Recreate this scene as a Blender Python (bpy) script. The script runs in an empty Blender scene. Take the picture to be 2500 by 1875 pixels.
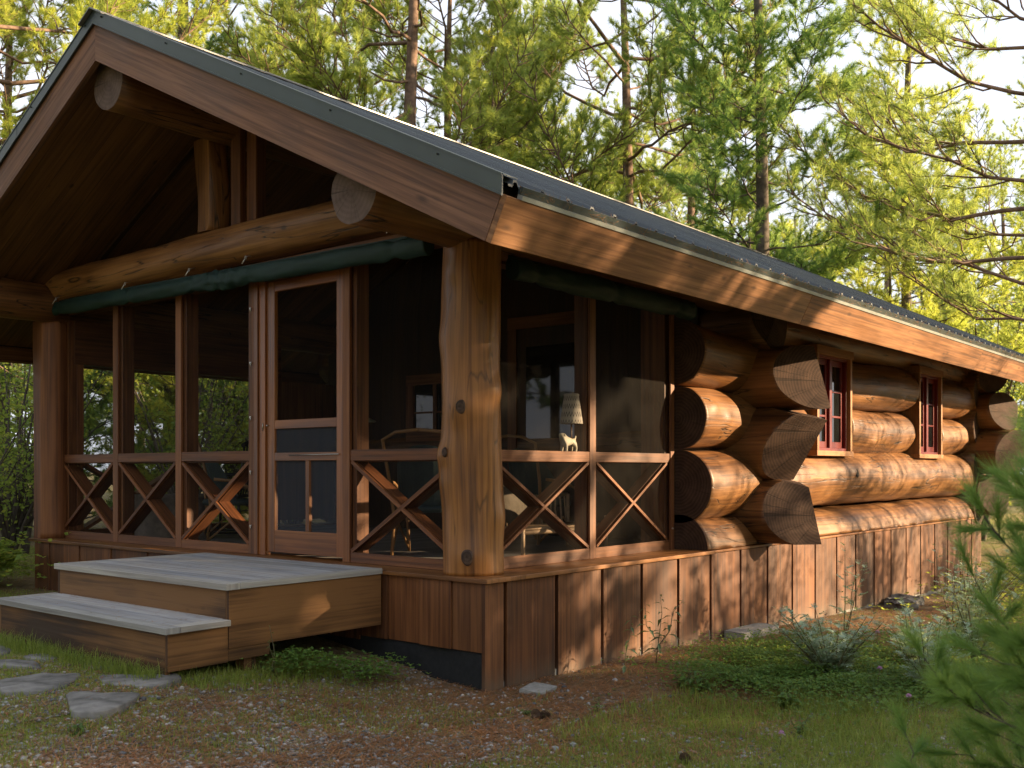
import bpy, bmesh, math, random
import numpy as np
from mathutils import Vector, Matrix, noise as mn
S = bpy.context.scene
COL = S.collection
PI = math.pi
def rad(a): return math.radians(a)

# ------------------------------------------------------------------ camera
cd = bpy.data.cameras.new("Camera"); cam = bpy.data.objects.new("Camera", cd); COL.objects.link(cam)
cam.location = (4.255, -4.915, 1.42)
cam.rotation_euler = (rad(90), 0, rad(39.45))
cd.sensor_width = 36; cd.lens = 35.87; cd.shift_y = 0.083
cd.clip_start = 0.05; cd.clip_end = 900
cd.dof.use_dof = True; cd.dof.focus_distance = 8.0; cd.dof.aperture_fstop = 4.0
S.camera = cam
# ------------------------------------------------------------------ sky, sun, exposure
SUN_EL, SUN_AZ = 15.0, 36.0       # degrees; azimuth measured from +X towards +Y
w = bpy.data.worlds.new("World"); S.world = w; w.use_nodes = True
wn = w.node_tree; bgn = wn.nodes["Background"]
sky = wn.nodes.new("ShaderNodeTexSky"); sky.sky_type = 'NISHITA'; sky.sun_disc = False
sky.sun_elevation = rad(SUN_EL); sky.sun_rotation = rad(90 - SUN_AZ)
sky.dust_density = 3.0; sky.air_density = 1.2; sky.ozone_density = 1.0
# thin white haze low over the forest, bluer overhead
wtc = wn.nodes.new('ShaderNodeTexCoord'); wsp = wn.nodes.new('ShaderNodeSeparateXYZ'); wn.links.new(wtc.outputs['Generated'], wsp.inputs[0])
wr = wn.nodes.new('ShaderNodeValToRGB'); wn.links.new(wsp.outputs[2], wr.inputs[0])
wr.color_ramp.elements[0].position = .42; wr.color_ramp.elements[0].color = (.95, .95, .95, 1); wr.color_ramp.elements[1].position = .80; wr.color_ramp.elements[1].color = (.75, .75, .75, 1)
wnz = wn.nodes.new('ShaderNodeTexNoise'); wnz.inputs['Scale'].default_value = 3.5; wnz.inputs['Detail'].default_value = 5; wn.links.new(wtc.outputs['Generated'], wnz.inputs['Vector'])
wcl = wn.nodes.new('ShaderNodeValToRGB'); wn.links.new(wnz.outputs['Fac'], wcl.inputs[0])
wcl.color_ramp.elements[0].position = .35; wcl.color_ramp.elements[0].color = (1.9, 2.05, 2.4, 1); wcl.color_ramp.elements[1].position = .65; wcl.color_ramp.elements[1].color = (2.35, 2.4, 2.6, 1)
wmx = wn.nodes.new('ShaderNodeMix'); wmx.data_type = 'RGBA'; wn.links.new(wr.outputs[0], wmx.inputs[0]); wn.links.new(sky.outputs[0], wmx.inputs[6]); wn.links.new(wcl.outputs[0], wmx.inputs[7])
wn.links.new(wmx.outputs[2], bgn.inputs[0]); bgn.inputs[1].default_value = 0.15
sd = bpy.data.lights.new("Sun", 'SUN'); sun = bpy.data.objects.new("Sun", sd); COL.objects.link(sun)
sd.energy = 5.0; sd.angle = rad(0.6); sd.color = (1.0, 0.755, 0.46)
sdir = Vector((math.cos(rad(SUN_EL))*math.cos(rad(SUN_AZ)), math.cos(rad(SUN_EL))*math.sin(rad(SUN_AZ)), math.sin(rad(SUN_EL))))
sun.rotation_euler = sdir.to_track_quat('Z', 'Y').to_euler(); sun.location = (30, 20, 12)
S.view_settings.view_transform = 'Standard'; S.view_settings.look = 'None'
S.view_settings.gamma = 1; S.view_settings.exposure = 1.9
S.render.engine = 'CYCLES'
S.cycles.use_denoising = True
S.cycles.max_bounces = 8; S.cycles.transparent_max_bounces = 12
S.cycles.sample_clamp_indirect = 6.0

# ------------------------------------------------------------------ node helpers
def newmat(name):
    m = bpy.data.materials.new(name); m.use_nodes = True
    nt = m.node_tree; b = nt.nodes["Principled BSDF"]
    return m, nt, b
def N(nt, t, **k):
    n = nt.nodes.new(t)
    for a, v in k.items(): setattr(n, a, v)
    return n
def ramp(nt, src, stops, interp='LINEAR'):
    r = N(nt, 'ShaderNodeValToRGB'); r.color_ramp.interpolation = interp
    e = r.color_ramp.elements
    while len(e) > 1: e.remove(e[-1])
    for i, (p, c) in enumerate(stops):
        x = e[0] if i == 0 else e.new(p)
        x.position = p
        x.color = (c, c, c, 1) if isinstance(c, (int, float)) else (*c, 1)
    nt.links.new(src, r.inputs[0]); return r.outputs[0]
def noise_(nt, vec, sx, sy, sz=1, scale=1, detail=4, rough=.55, dist=0):
    mp = N(nt, 'ShaderNodeMapping'); mp.inputs['Scale'].default_value = (sx, sy, sz)
    nt.links.new(vec, mp.inputs[0])
    n = N(nt, 'ShaderNodeTexNoise'); n.inputs['Scale'].default_value = scale
    n.inputs['Detail'].default_value = detail; n.inputs['Roughness'].default_value = rough
    n.inputs['Distortion'].default_value = dist
    nt.links.new(mp.outputs[0], n.inputs['Vector']); return n.outputs['Fac']
def vor_(nt, vec, sx, sy, sz=1, feature='F1', out='Distance'):
    mp = N(nt, 'ShaderNodeMapping'); mp.inputs['Scale'].default_value = (sx, sy, sz)
    nt.links.new(vec, mp.inputs[0])
    n = N(nt, 'ShaderNodeTexVoronoi', feature=feature); n.inputs['Scale'].default_value = 1
    nt.links.new(mp.outputs[0], n.inputs['Vector']); return n.outputs[out]
def mix(nt, fac, a, b, mode='MIX'):
    m = N(nt, 'ShaderNodeMix', data_type='RGBA', blend_type=mode)
    for i, v in ((0, fac), (6, a), (7, b)):
        if isinstance(v, (int, float)): m.inputs[i].default_value = v
        elif isinstance(v, tuple): m.inputs[i].default_value = (*v, 1)
        else: nt.links.new(v, m.inputs[i])
    return m.outputs[2]
def mth(nt, op, a, b=0.0):
    m = N(nt, 'ShaderNodeMath', operation=op)
    for i, v in ((0, a), (1, b)):
        if isinstance(v, (int, float)): m.inputs[i].default_value = v
        else: nt.links.new(v, m.inputs[i])
    return m.outputs[0]
def bump(nt, b, h, strength=.3, dist=.01):
    n = N(nt, 'ShaderNodeBump'); n.inputs['Strength'].default_value = strength; n.inputs['Distance'].default_value = dist
    nt.links.new(h, n.inputs['Height']); nt.links.new(n.outputs[0], b.inputs['Normal'])

def wood(name, dark, mid, light, rough=.6, knots=1.0, cracks=0.0, fine=1.0, bmp=.3, blotch=.35, planks=0.0, spec=.4, weather=None, ks=(2.6, 5.5), kr=(.05, .11), kp=.45):
    m, nt, b = newmat(name)
    uv = N(nt, 'ShaderNodeUVMap').outputs[0]
    # wobble the grain a little round knots
    g1 = noise_(nt, uv, 1.1, 42, 1, 1, 5, .6, .4)
    g2 = noise_(nt, uv, .45, 9, 1, 1, 3, .5, 1.2)
    g3 = noise_(nt, uv, 1.6, 3.2, 1, 1, 2, .5)
    g4 = noise_(nt, uv, .12, .9, 1, 1, 1, .5)
    s = mth(nt, 'ADD', mth(nt, 'MULTIPLY', mth(nt, 'SUBTRACT', mth(nt, 'MULTIPLY', g1, 1.5), .25), .42*fine), mth(nt, 'MULTIPLY', g2, .62 - .3*(fine-1)))
    s = mth(nt, 'ADD', s, mth(nt, 'MULTIPLY', mth(nt, 'SUBTRACT', g3, .5), blotch))
    s = mth(nt, 'ADD', s, mth(nt, 'MULTIPLY', mth(nt, 'SUBTRACT', g4, .5), blotch*1.4))
    c = ramp(nt, s, [(.28, dark), (.5, mid), (.74, light)])
    h = g1
    if knots:
        v = vor_(nt, uv, *ks)
        pick = ramp(nt, vor_(nt, uv, *ks, out='Color'), [(kp, 0), (kp+.05, 1)])
        k = ramp(nt, v, [(kr[0], 1), (kr[1], 0)])
        k = mth(nt, 'MULTIPLY', mth(nt, 'MULTIPLY', k, pick), .8*knots)
        c = mix(nt, k, c, tuple(x*.35 for x in dark))
    if cracks:
        cn = noise_(nt, uv, .6, 7.5, 1, 1, 3, .45, .5)
        a = mth(nt, 'ABSOLUTE', mth(nt, 'SUBTRACT', cn, .5))
        gate = ramp(nt, noise_(nt, uv, .9, 2.0, 1, 1, 1), [(.40, 0), (.47, 1)])
        k = mth(nt, 'MULTIPLY', ramp(nt, a, [(.0, 1), (.012, 0)]), gate)
        k = mth(nt, 'MULTIPLY', k, cracks)
        c = mix(nt, k, c, (.012, .006, .003))
        h = mth(nt, 'SUBTRACT', mth(nt, 'ADD', h, mth(nt, 'MULTIPLY', noise_(nt, uv, 7, 11, 1, 1, 3, .6), 2.2)), mth(nt, 'MULTIPLY', k, 3.5))
    if planks:
        sp = N(nt, 'ShaderNodeSeparateXYZ'); nt.links.new(uv, sp.inputs[0])
        d = mth(nt, 'DIVIDE', sp.outputs[1], planks)
        fr = mth(nt, 'FRACT', d)
        k = ramp(nt, fr, [(0, 1), (.02, 0), (.98, 0), (1, 1)])
        idn = N(nt, 'ShaderNodeTexWhiteNoise', noise_dimensions='1D'); nt.links.new(mth(nt, 'FLOOR', d), idn.inputs['W'])
        tint = ramp(nt, idn.outputs['Value'], [(0, .75), (1, 1.25)])
        c = mix(nt, 1.0, c, tint, 'MULTIPLY')
        c = mix(nt, mth(nt, 'MULTIPLY', k, .85), c, tuple(x*.2 for x in dark))
        h = mth(nt, 'SUBTRACT', h, mth(nt, 'MULTIPLY', k, 2.0))
    if weather:
        wz = noise_(nt, uv, .8, 2.5, 1, 1, 4, .65)
        c = mix(nt, ramp(nt, wz, [(.42, 0), (.72, .75)]), c, weather)
    isl = N(nt, 'ShaderNodeNewGeometry').outputs['Random Per Island']
    c = mix(nt, 1.0, c, ramp(nt, isl, [(0, (.76, .78, .80)), (.5, 1.0), (1, (1.2, 1.16, 1.1))]), 'MULTIPLY')
    nt.links.new(c, b.inputs['Base Color'])
    rr = ramp(nt, g3, [(.2, max(.12, rough-.12)), (.8, min(1, rough+.12))]); nt.links.new(rr, b.inputs['Roughness'])
    b.inputs['Specular IOR Level'].default_value = spec
    bump(nt, b, h, bmp, .004)
    return m
def endgrain(name, c1, c2, rough=.8, rs=11, rw=.20, rd=4.5):
    m, nt, b = newmat(name)
    uv = N(nt, 'ShaderNodeUVMap').outputs[0]
    wv = N(nt, 'ShaderNodeTexWave', wave_type='RINGS', rings_direction='Z'); wv.inputs['Scale'].default_value = rs
    wv.inputs['Distortion'].default_value = rd; wv.inputs['Detail'].default_value = 2; wv.inputs['Detail Scale'].default_value = .6
    nt.links.new(uv, wv.inputs['Vector'])
    sp = N(nt, 'ShaderNodeSeparateXYZ'); nt.links.new(uv, sp.inputs[0])
    ang = mth(nt, 'ARCTAN2', sp.outputs[1], sp.outputs[0])
    cb = N(nt, 'ShaderNodeCombineXYZ'); nt.links.new(ang, cb.inputs[0])
    rn = noise_(nt, cb.outputs[0], 2.6, 1, 1, 1, 3, .7, 0)
    k = ramp(nt, mth(nt, 'ABSOLUTE', mth(nt, 'SUBTRACT', rn, .5)), [(0, 1), (.003, 0)])
    n2 = noise_(nt, uv, 7, 7, 1, 1, 4)
    s = mth(nt, 'ADD', mth(nt, 'MULTIPLY', wv.outputs['Fac'], rw), mth(nt, 'MULTIPLY', n2, 1.0-rw*.8))
    c = ramp(nt, s, [(.25, c1), (.8, c2)])
    c = mix(nt, mth(nt, 'MULTIPLY', k, .5), c, (.01, .006, .004))
    nt.links.new(c, b.inputs['Base Color']); b.inputs['Roughness'].default_value = rough
    b.inputs['Specular IOR Level'].default_value = .2
    bump(nt, b, mth(nt, 'SUBTRACT', n2, k), .5, .004)
    return m
def plain(name, c, rough=.6, metal=0, nz=.12, scale=30, bmp=.15, spec=.5):
    m, nt, b = newmat(name)
    oc = N(nt, 'ShaderNodeTexCoord').outputs['Object']
    n = noise_(nt, oc, 1, 1, 1, scale, 5, .6); n2 = noise_(nt, oc, 1, 1, 1, 2.3, 3, .6)
    s = mth(nt, 'ADD', mth(nt, 'MULTIPLY', n, .5), mth(nt, 'MULTIPLY', n2, .5))
    cc = ramp(nt, s, [(.3, tuple(x*(1-nz*2) for x in c)), (.7, tuple(min(1, x*(1+nz*2)) for x in c))])
    nt.links.new(cc, b.inputs['Base Color'])
    b.inputs['Roughness'].default_value = rough; b.inputs['Metallic'].default_value = metal
    b.inputs['Specular IOR Level'].default_value = spec
    if bmp: bump(nt, b, n, bmp, .004)
    return m
def leafmat(name, cols, transl=.4, rnd=True, rough=.6):
    m = bpy.data.materials.new(name); m.use_nodes = True; nt = m.node_tree; nt.nodes.clear()
    out = N(nt, 'ShaderNodeOutputMaterial')
    ge = N(nt, 'ShaderNodeNewGeometry'); oi = N(nt, 'ShaderNodeObjectInfo')
    oc = N(nt, 'ShaderNodeTexCoord').outputs['Object']
    n = noise_(nt, oc, 1, 1, 1, 1.3, 2, .6)
    s = mth(nt, 'ADD', mth(nt, 'MULTIPLY', ge.outputs['Random Per Island'], .62), mth(nt, 'MULTIPLY', n, .38))
    s = mth(nt, 'ADD', s, mth(nt, 'MULTIPLY', mth(nt, 'SUBTRACT', oi.outputs['Random'], .5), .16))
    c = ramp(nt, s, cols)
    d = N(nt, 'ShaderNodeBsdfPrincipled'); d.inputs['Roughness'].default_value = rough; d.inputs['Specular IOR Level'].default_value = .35
    t = N(nt, 'ShaderNodeBsdfTranslucent')
    nt.links.new(c, d.inputs['Base Color'])
    nt.links.new(mix(nt, .5, c, (.56, .64, .12)), t.inputs['Color'])
    ms = N(nt, 'ShaderNodeMixShader'); ms.inputs[0].default_value = transl
    nt.links.new(d.outputs[0], ms.inputs[1]); nt.links.new(t.outputs[0], ms.inputs[2]); nt.links.new(ms.outputs[0], out.inputs[0])
    return m

M = {}
M['log'] = wood('varnished_log', (0.0441, 0.0155, 0.0047), (0.1394, 0.0568, 0.0172), (0.2566, 0.1163, 0.0381), rough=.48, knots=.85, cracks=1.0, kr=(.05, .13), bmp=.32, spec=.4, blotch=.5)
M['log_pale'] = wood('varnished_post', (0.1057, 0.0349, 0.0072), (0.2952, 0.1133, 0.0264), (0.4883, 0.2065, 0.0546), rough=.42, knots=.2, cracks=.55, bmp=.18, spec=.45, blotch=.3)
M['end'] = endgrain('log_end_grain', (.024, .012, .008), (.092, .050, .032))
M['end_grey'] = endgrain('weathered_end_grain', (.07, .045, .036), (.17, .115, .092), .8, 9, .10, 5)
M['cedar'] = wood('stained_cedar_board', (0.039, 0.012, 0.0033), (0.1058, 0.0349, 0.0107), (0.1853, 0.0681, 0.0225), rough=.62, knots=.8, fine=1.3, bmp=.35)
M['rake'] = wood('stained_gable_board', (0.0347, 0.0149, 0.0078), (0.1037, 0.0449, 0.023), (0.1962, 0.0926, 0.05), rough=.68, knots=.75, fine=1.4, bmp=.4, ks=(3.2, 10), kr=(.06, .22), kp=.55)
M['fascia'] = wood('stained_eave_board', (0.054, 0.0203, 0.0064), (0.1591, 0.0649, 0.0218), (0.2831, 0.1273, 0.049), rough=.62, knots=.8, fine=1.5, bmp=.5, ks=(4.2, 11), kr=(.05, .24), kp=.5)
M['frame'] = wood('stained_frame_timber', (0.043, 0.0136, 0.0046), (0.1184, 0.0409, 0.0137), (0.2069, 0.0785, 0.0273), rough=.58, knots=.35, fine=1.3, bmp=.3)
M['door'] = wood('varnished_door_timber', (0.0683, 0.0192, 0.0046), (0.1824, 0.0585, 0.0137), (0.2981, 0.1078, 0.0287), rough=.38, knots=.1, fine=1.1, bmp=.15, spec=.5)
M['ledge'] = wood('oiled_ledge_board', (0.0648, 0.0224, 0.0062), (0.1688, 0.0653, 0.0192), (0.2916, 0.1253, 0.0396), rough=.42, knots=.3, bmp=.2)
M['skirt'] = wood('stained_skirting_board', (0.0335, 0.0104, 0.0032), (0.0938, 0.0321, 0.0097), (0.1704, 0.0643, 0.0206), rough=.66, knots=.5, fine=1.2, bmp=.3, blotch=.5)
M['soffit'] = wood('tongue_and_groove_soffit', (0.0405, 0.0167, 0.0053), (0.1166, 0.0492, 0.016), (0.2065, 0.0908, 0.0302), rough=.6, knots=1.0, planks=.19, bmp=.3)
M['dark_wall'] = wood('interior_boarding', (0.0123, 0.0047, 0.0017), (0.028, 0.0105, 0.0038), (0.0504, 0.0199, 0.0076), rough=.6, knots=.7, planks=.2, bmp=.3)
M['tread'] = wood('weathered_tread_board', (0.1615, 0.16, 0.17), (0.285, 0.2813, 0.295), (0.399, 0.3929, 0.4), rough=.8, knots=.25, fine=1.5, bmp=.5, blotch=.25, spec=.2, weather=(.34, .30, .26))
M['tread_edge'] = wood('weathered_tread_nosing', (0.176, 0.1615, 0.152), (0.288, 0.272, 0.2565), (0.4, 0.3825, 0.3515), rough=.8, knots=.3, fine=1.3, bmp=.4, blotch=.3, spec=.2)
M['riser'] = wood('stained_step_board', (0.0386, 0.0155, 0.0043), (0.1105, 0.0491, 0.015), (0.1933, 0.0908, 0.0306), rough=.72, knots=.7, fine=1.5, bmp=.5, blotch=1.0)
M['porch_floor'] = wood('porch_floor_board', (.12, .11, .10), (.20, .18, .17), (.28, .26, .24), rough=.6, knots=.2, planks=.14, bmp=.3)
M['roof'] = plain('ribbed_steel_roofing', (.028, .036, .042), rough=.5, metal=.0, nz=.25, scale=9, bmp=.06, spec=.4)
def roofmat():
    m, nt, b = newmat('ribbed_steel_roofing')
    uv = N(nt, 'ShaderNodeUVMap').outputs[0]; oc = N(nt, 'ShaderNodeTexCoord').outputs['Object']
    n = noise_(nt, uv, .2, 14, 1, 1, 4, .7); n2 = noise_(nt, oc, 1, 1, 1, 3, 4, .6)
    c = ramp(nt, n, [(.30, (.012, .016, .019)), (.5, (.030, .038, .044)), (.70, (.085, .098, .105))])  # streaks paint weathering and the light and dark of the ribs
    c = mix(nt, ramp(nt, n2, [(.55, 0), (.75, .5)]), c, (.07, .062, .048))
    nt.links.new(c, b.inputs['Base Color']); b.inputs['Roughness'].default_value = .45
    return m
M['roof'] = roofmat()
M['trim'] = plain('painted_steel_trim', (.030, .041, .043), rough=.4, nz=.08, scale=6, bmp=.03, spec=.6)
M['cap'] = plain('ridge_cap_steel', (.13, .12, .11), rough=.35, nz=.12, scale=9, bmp=.05, spec=.6)
M['drip'] = plain('drip_edge_steel', (.32, .33, .31), rough=.45, metal=.3, nz=.1, scale=12, bmp=.05)
M['dark'] = plain('dark_gap', (.012, .011, .010), rough=.9, bmp=0)
M['canvas'] = plain('rolled_green_canvas', (.009, .028, .024), rough=.62, nz=.18, scale=60, bmp=.25, spec=.35)
M['red'] = plain('red_sash_paint', (.125, .007, .006), rough=.35, nz=.06, bmp=.05)
M['casing'] = wood('pale_window_casing', (0.1485, 0.0579, 0.0156), (0.243, 0.1035, 0.0312), (0.3105, 0.1462, 0.0494), rough=.5, knots=.1, bmp=.2)
M['concrete'] = plain('rough_concrete', (.26, .25, .235), rough=.9, nz=.18, scale=40, bmp=.6, spec=.2)
M['found'] = plain('black_foundation_coating', (.018, .019, .021), rough=.75, nz=.25, scale=25, bmp=.4, spec=.3)
M['metal'] = plain('dull_steel', (.35, .34, .32), rough=.35, metal=.9, bmp=0)
M['zinc'] = plain('bright_hook', (.5, .47, .42), rough=.3, metal=.8, bmp=0)
M['black_wood'] = plain('black_painted_wood', (.012, .012, .013), rough=.4, bmp=.05)
M['wicker'] = plain('dark_green_wicker', (.016, .032, .034), rough=.6, nz=.3, scale=120, bmp=.8)
M['bent'] = wood('bent_rattan_frame', (.14, .07, .03), (.26, .14, .06), (.36, .21, .1), rough=.45, knots=0, bmp=.15)
M['twig'] = plain('peeled_twig', (.30, .20, .12), rough=.6, nz=.25, scale=20, bmp=.4)
M['stump'] = plain('grey_stump_bark', (.16, .13, .11), rough=.9, nz=.3, scale=14, bmp=.8)
M['dogpaint'] = plain('carved_pale_wood', (.46, .40, .30), rough=.55, nz=.25, scale=25, bmp=.2)
M['enamel'] = plain('cream_enamel', (.45, .46, .38), rough=.3, nz=.03, bmp=0)
M['fabric'] = plain('cream_cushion', (.085, .065, .045), rough=.9, nz=.15, scale=40, bmp=.4)
M['slate'] = plain('grey_flagstone', (.16, .15, .14), rough=.85, nz=.4, scale=11, bmp=1.0, spec=.25)
M['bark'] = plain('pine_bark', (.105, .085, .07), rough=.95, nz=.42, scale=11, bmp=1.0, spec=.15)
M['bark_red'] = plain('flaky_red_pine_bark', (.16, .105, .078), rough=.95, nz=.4, scale=12, bmp=1.0, spec=.15)
M['stalk'] = plain('plant_stalk', (.10, .085, .04), rough=.8, bmp=.1)
M['cone'] = plain('pine_cone_scales', (.13, .075, .045), rough=.8, nz=.3, scale=60, bmp=.5)
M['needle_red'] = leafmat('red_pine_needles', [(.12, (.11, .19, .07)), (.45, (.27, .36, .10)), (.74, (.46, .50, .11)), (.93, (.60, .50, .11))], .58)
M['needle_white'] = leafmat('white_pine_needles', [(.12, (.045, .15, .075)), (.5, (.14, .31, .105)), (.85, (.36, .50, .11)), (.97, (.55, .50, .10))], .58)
M['needle_sunlit'] = leafmat('painted_sunlit_needles', [(.12, (.32, .40, .08)), (.5, (.52, .55, .09)), (.9, (.66, .58, .10))], .62)  # lit copy of the pine needles, sunshine put into the colour
M['needle_sap'] = leafmat('sapling_needles', [(.12, (.08, .19, .06)), (.5, (.14, .29, .075)), (.88, (.24, .38, .09)), (.97, (.46, .36, .08))], .5)
M['needle_old'] = leafmat('yellowed_needles', [(.2, (.20, .15, .03)), (.8, (.36, .25, .04))], .35)
M['leaf'] = leafmat('birch_leaves', [(.15, (.10, .16, .03)), (.5, (.20, .27, .04)), (.72, (.32, .35, .05)), (.86, (.50, .38, .06)), (.95, (.45, .18, .05))], .55)
M['leaf_shade'] = leafmat('understorey_leaves', [(.15, (.11, .19, .04)), (.6, (.23, .33, .055)), (.80, (.42, .43, .06)), (.90, (.58, .38, .08)), (.97, (.46, .11, .06))], .55)
M['weed'] = leafmat('broad_weed_leaves', [(.2, (.05, .10, .03)), (.8, (.10, .18, .05))], .35)
M['milk'] = leafmat('grey_green_leaves', [(.2, (.06, .11, .06)), (.8, (.13, .20, .11))], .3)
M['silver'] = leafmat('silvery_mugwort_leaves', [(.2, (.20, .29, .20)), (.8, (.38, .46, .34))], .25)
M['clover'] = leafmat('clover_leaves', [(.2, (.045, .10, .02)), (.7, (.09, .18, .03)), (.95, (.17, .24, .045))], .35)
M['grass'] = leafmat('grass_blades', [(.15, (.07, .12, .02)), (.55, (.17, .23, .032)), (.82, (.27, .29, .055)), (.95, (.40, .33, .14))], .35)
M['litter'] = leafmat('fallen_needles', [(.15, (.13, .052, .022)), (.6, (.28, .115, .045)), (.95, (.42, .25, .12))], .1)
M['petal'] = leafmat('pink_clover_petals', [(.2, (.42, .16, .42)), (.8, (.60, .34, .62))], .3)

def screenmat():
    m = bpy.data.materials.new('insect_screen'); m.use_nodes = True; nt = m.node_tree; nt.nodes.clear()
    out = N(nt, 'ShaderNodeOutputMaterial'); t = N(nt, 'ShaderNodeBsdfTransparent'); t.inputs[0].default_value = (1, 1, 1, 1)
    d = N(nt, 'ShaderNodeBsdfPrincipled'); d.inputs['Base Color'].default_value = (.014, .011, .008, 1); d.inputs['Roughness'].default_value = .7; d.inputs['Specular IOR Level'].default_value = .08
    uv = N(nt, 'ShaderNodeUVMap').outputs[0]
    n = noise_(nt, uv, 2.5, 2.5, 1, 1, 3, .6)
    ms = N(nt, 'ShaderNodeMixShader'); nt.links.new(ramp(nt, n, [(.3, .20), (.7, .28)]), ms.inputs[0])
    nt.links.new(t.outputs[0], ms.inputs[1]); nt.links.new(d.outputs[0], ms.inputs[2]); nt.links.new(ms.outputs[0], out.inputs[0])
    return m
M['screen'] = screenmat()
def doorscreenmat():
    m = M['screen'].copy(); m.name = 'door_screen'
    for n in m.node_tree.nodes:
        if n.type == 'BSDF_PRINCIPLED': n.inputs['Base Color'].default_value = (.040, .043, .052, 1)  # bluish grey puts the light caught by the lower mesh into the colour
        if n.type == 'VALTORGB':
            n.color_ramp.elements[0].color = (.62,)*3+(1,); n.color_ramp.elements[1].color = (.72,)*3+(1,)
    return m
M['screen_door'] = doorscreenmat()
mg, ntg, bg_ = newmat('window_glass')
bg_.inputs['Base Color'].default_value = (.008, .009, .009, 1); bg_.inputs['Roughness'].default_value = .03  # opaque near-black, the darkness of the room behind is put in the colour
bg_.inputs['IOR'].default_value = 1.6; bg_.inputs['Specular IOR Level'].default_value = .45
M['glass'] = mg
# patterned lamp shade
ml, ntl, bl = newmat('patterned_shade')
uvl = N(ntl, 'ShaderNodeUVMap').outputs[0]
spl = N(ntl, 'ShaderNodeSeparateXYZ'); ntl.links.new(uvl, spl.inputs[0])
zz = mth(ntl, 'ABSOLUTE', mth(ntl, 'SUBTRACT', mth(ntl, 'FRACT', mth(ntl, 'MULTIPLY', spl.outputs[1], 22)), .5))
band = mth(ntl, 'FRACT', mth(ntl, 'ADD', mth(ntl, 'MULTIPLY', spl.outputs[0], 16), mth(ntl, 'MULTIPLY', zz, 1.1)))
ntl.links.new(ramp(ntl, band, [(.3, (.34, .29, .24)), (.36, (.06, .045, .04)), (.5, (.06, .045, .04)), (.56, (.34, .29, .24))]), bl.inputs['Base Color'])
bl.inputs['Roughness'].default_value = .9
M['shade'] = ml

ms_ = M['skirt']; nts = ms_.node_tree; bs_ = nts.nodes['Principled BSDF']; lk = bs_.inputs['Base Color'].links[0].from_socket
ocs = N(nts, 'ShaderNodeTexCoord').outputs['Object']; sps = N(nts, 'ShaderNodeSeparateXYZ'); nts.links.new(ocs, sps.inputs[0])
hz_ = mth(nts, 'ADD', mth(nts, 'ADD', sps.outputs[2], mth(nts, 'MULTIPLY', sps.outputs[1], .017)), mth(nts, 'MULTIPLY', mth(nts, 'SUBTRACT', noise_(nts, ocs, 6, 6, 2, 1, 5, .7), .5), .28))
nts.links.new(mix(nts, ramp(nts, hz_, [(.0, .45), (.08, .15), (.16, 0)]), lk, (.12, .10, .075)), bs_.inputs['Base Color'])
# ground material -------------------------------------------------------
def groundmat():
    m, nt, b = newmat('forest_ground')
    oc = N(nt, 'ShaderNodeTexCoord').outputs['Object']
    n1 = noise_(nt, oc, 1, 1, 1, 1.1, 6, .65); n2 = noise_(nt, oc, 1, 1, 1, 9, 6, .7); n3 = noise_(nt, oc, 1, 1, 1, 60, 4, .6)
    s = mth(nt, 'ADD', mth(nt, 'MULTIPLY', n1, .4), mth(nt, 'MULTIPLY', n2, .6))
    c = ramp(nt, s, [(.32, (.12, .075, .040)), (.5, (.235, .16, .085)), (.66, (.33, .26, .165)), (.8, (.38, .34, .26))])
    c = mix(nt, .5, c, ramp(nt, n3, [(.3, .3), (.7, 1.0)]), 'MULTIPLY')
    at = N(nt, 'ShaderNodeAttribute', attribute_name='green')
    g = mth(nt, 'ADD', at.outputs['Fac'], mth(nt, 'MULTIPLY', mth(nt, 'SUBTRACT', n2, .5), 2.4))
    gc = ramp(nt, n3, [(.25, (.085, .095, .018)), (.75, (.22, .23, .045))])
    c = mix(nt, ramp(nt, g, [(.35, 0), (.8, .9)]), c, gc)
    v = vor_(nt, oc, 75, 75, 75); vc = vor_(nt, oc, 75, 75, 75, out='Color')
    peb = mth(nt, 'MULTIPLY', ramp(nt, v, [(.25, 1), (.42, 0)]), ramp(nt, vc, [(.5, 0), (.52, 1)]))
    c = mix(nt, mth(nt, 'MULTIPLY', peb, .8), c, ramp(nt, vc, [(.5, (.12, .11, .10)), (.8, (.30, .28, .26))]))
    nt.links.new(c, b.inputs['Base Color']); b.inputs['Roughness'].default_value = .95; b.inputs['Specular IOR Level'].default_value = .15
    bump(nt, b, mth(nt, 'ADD', n2, mth(nt, 'MULTIPLY', mth(nt, 'ADD', n3, peb), .3)), .9, .03)
    return m
M['ground'] = groundmat()

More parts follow.
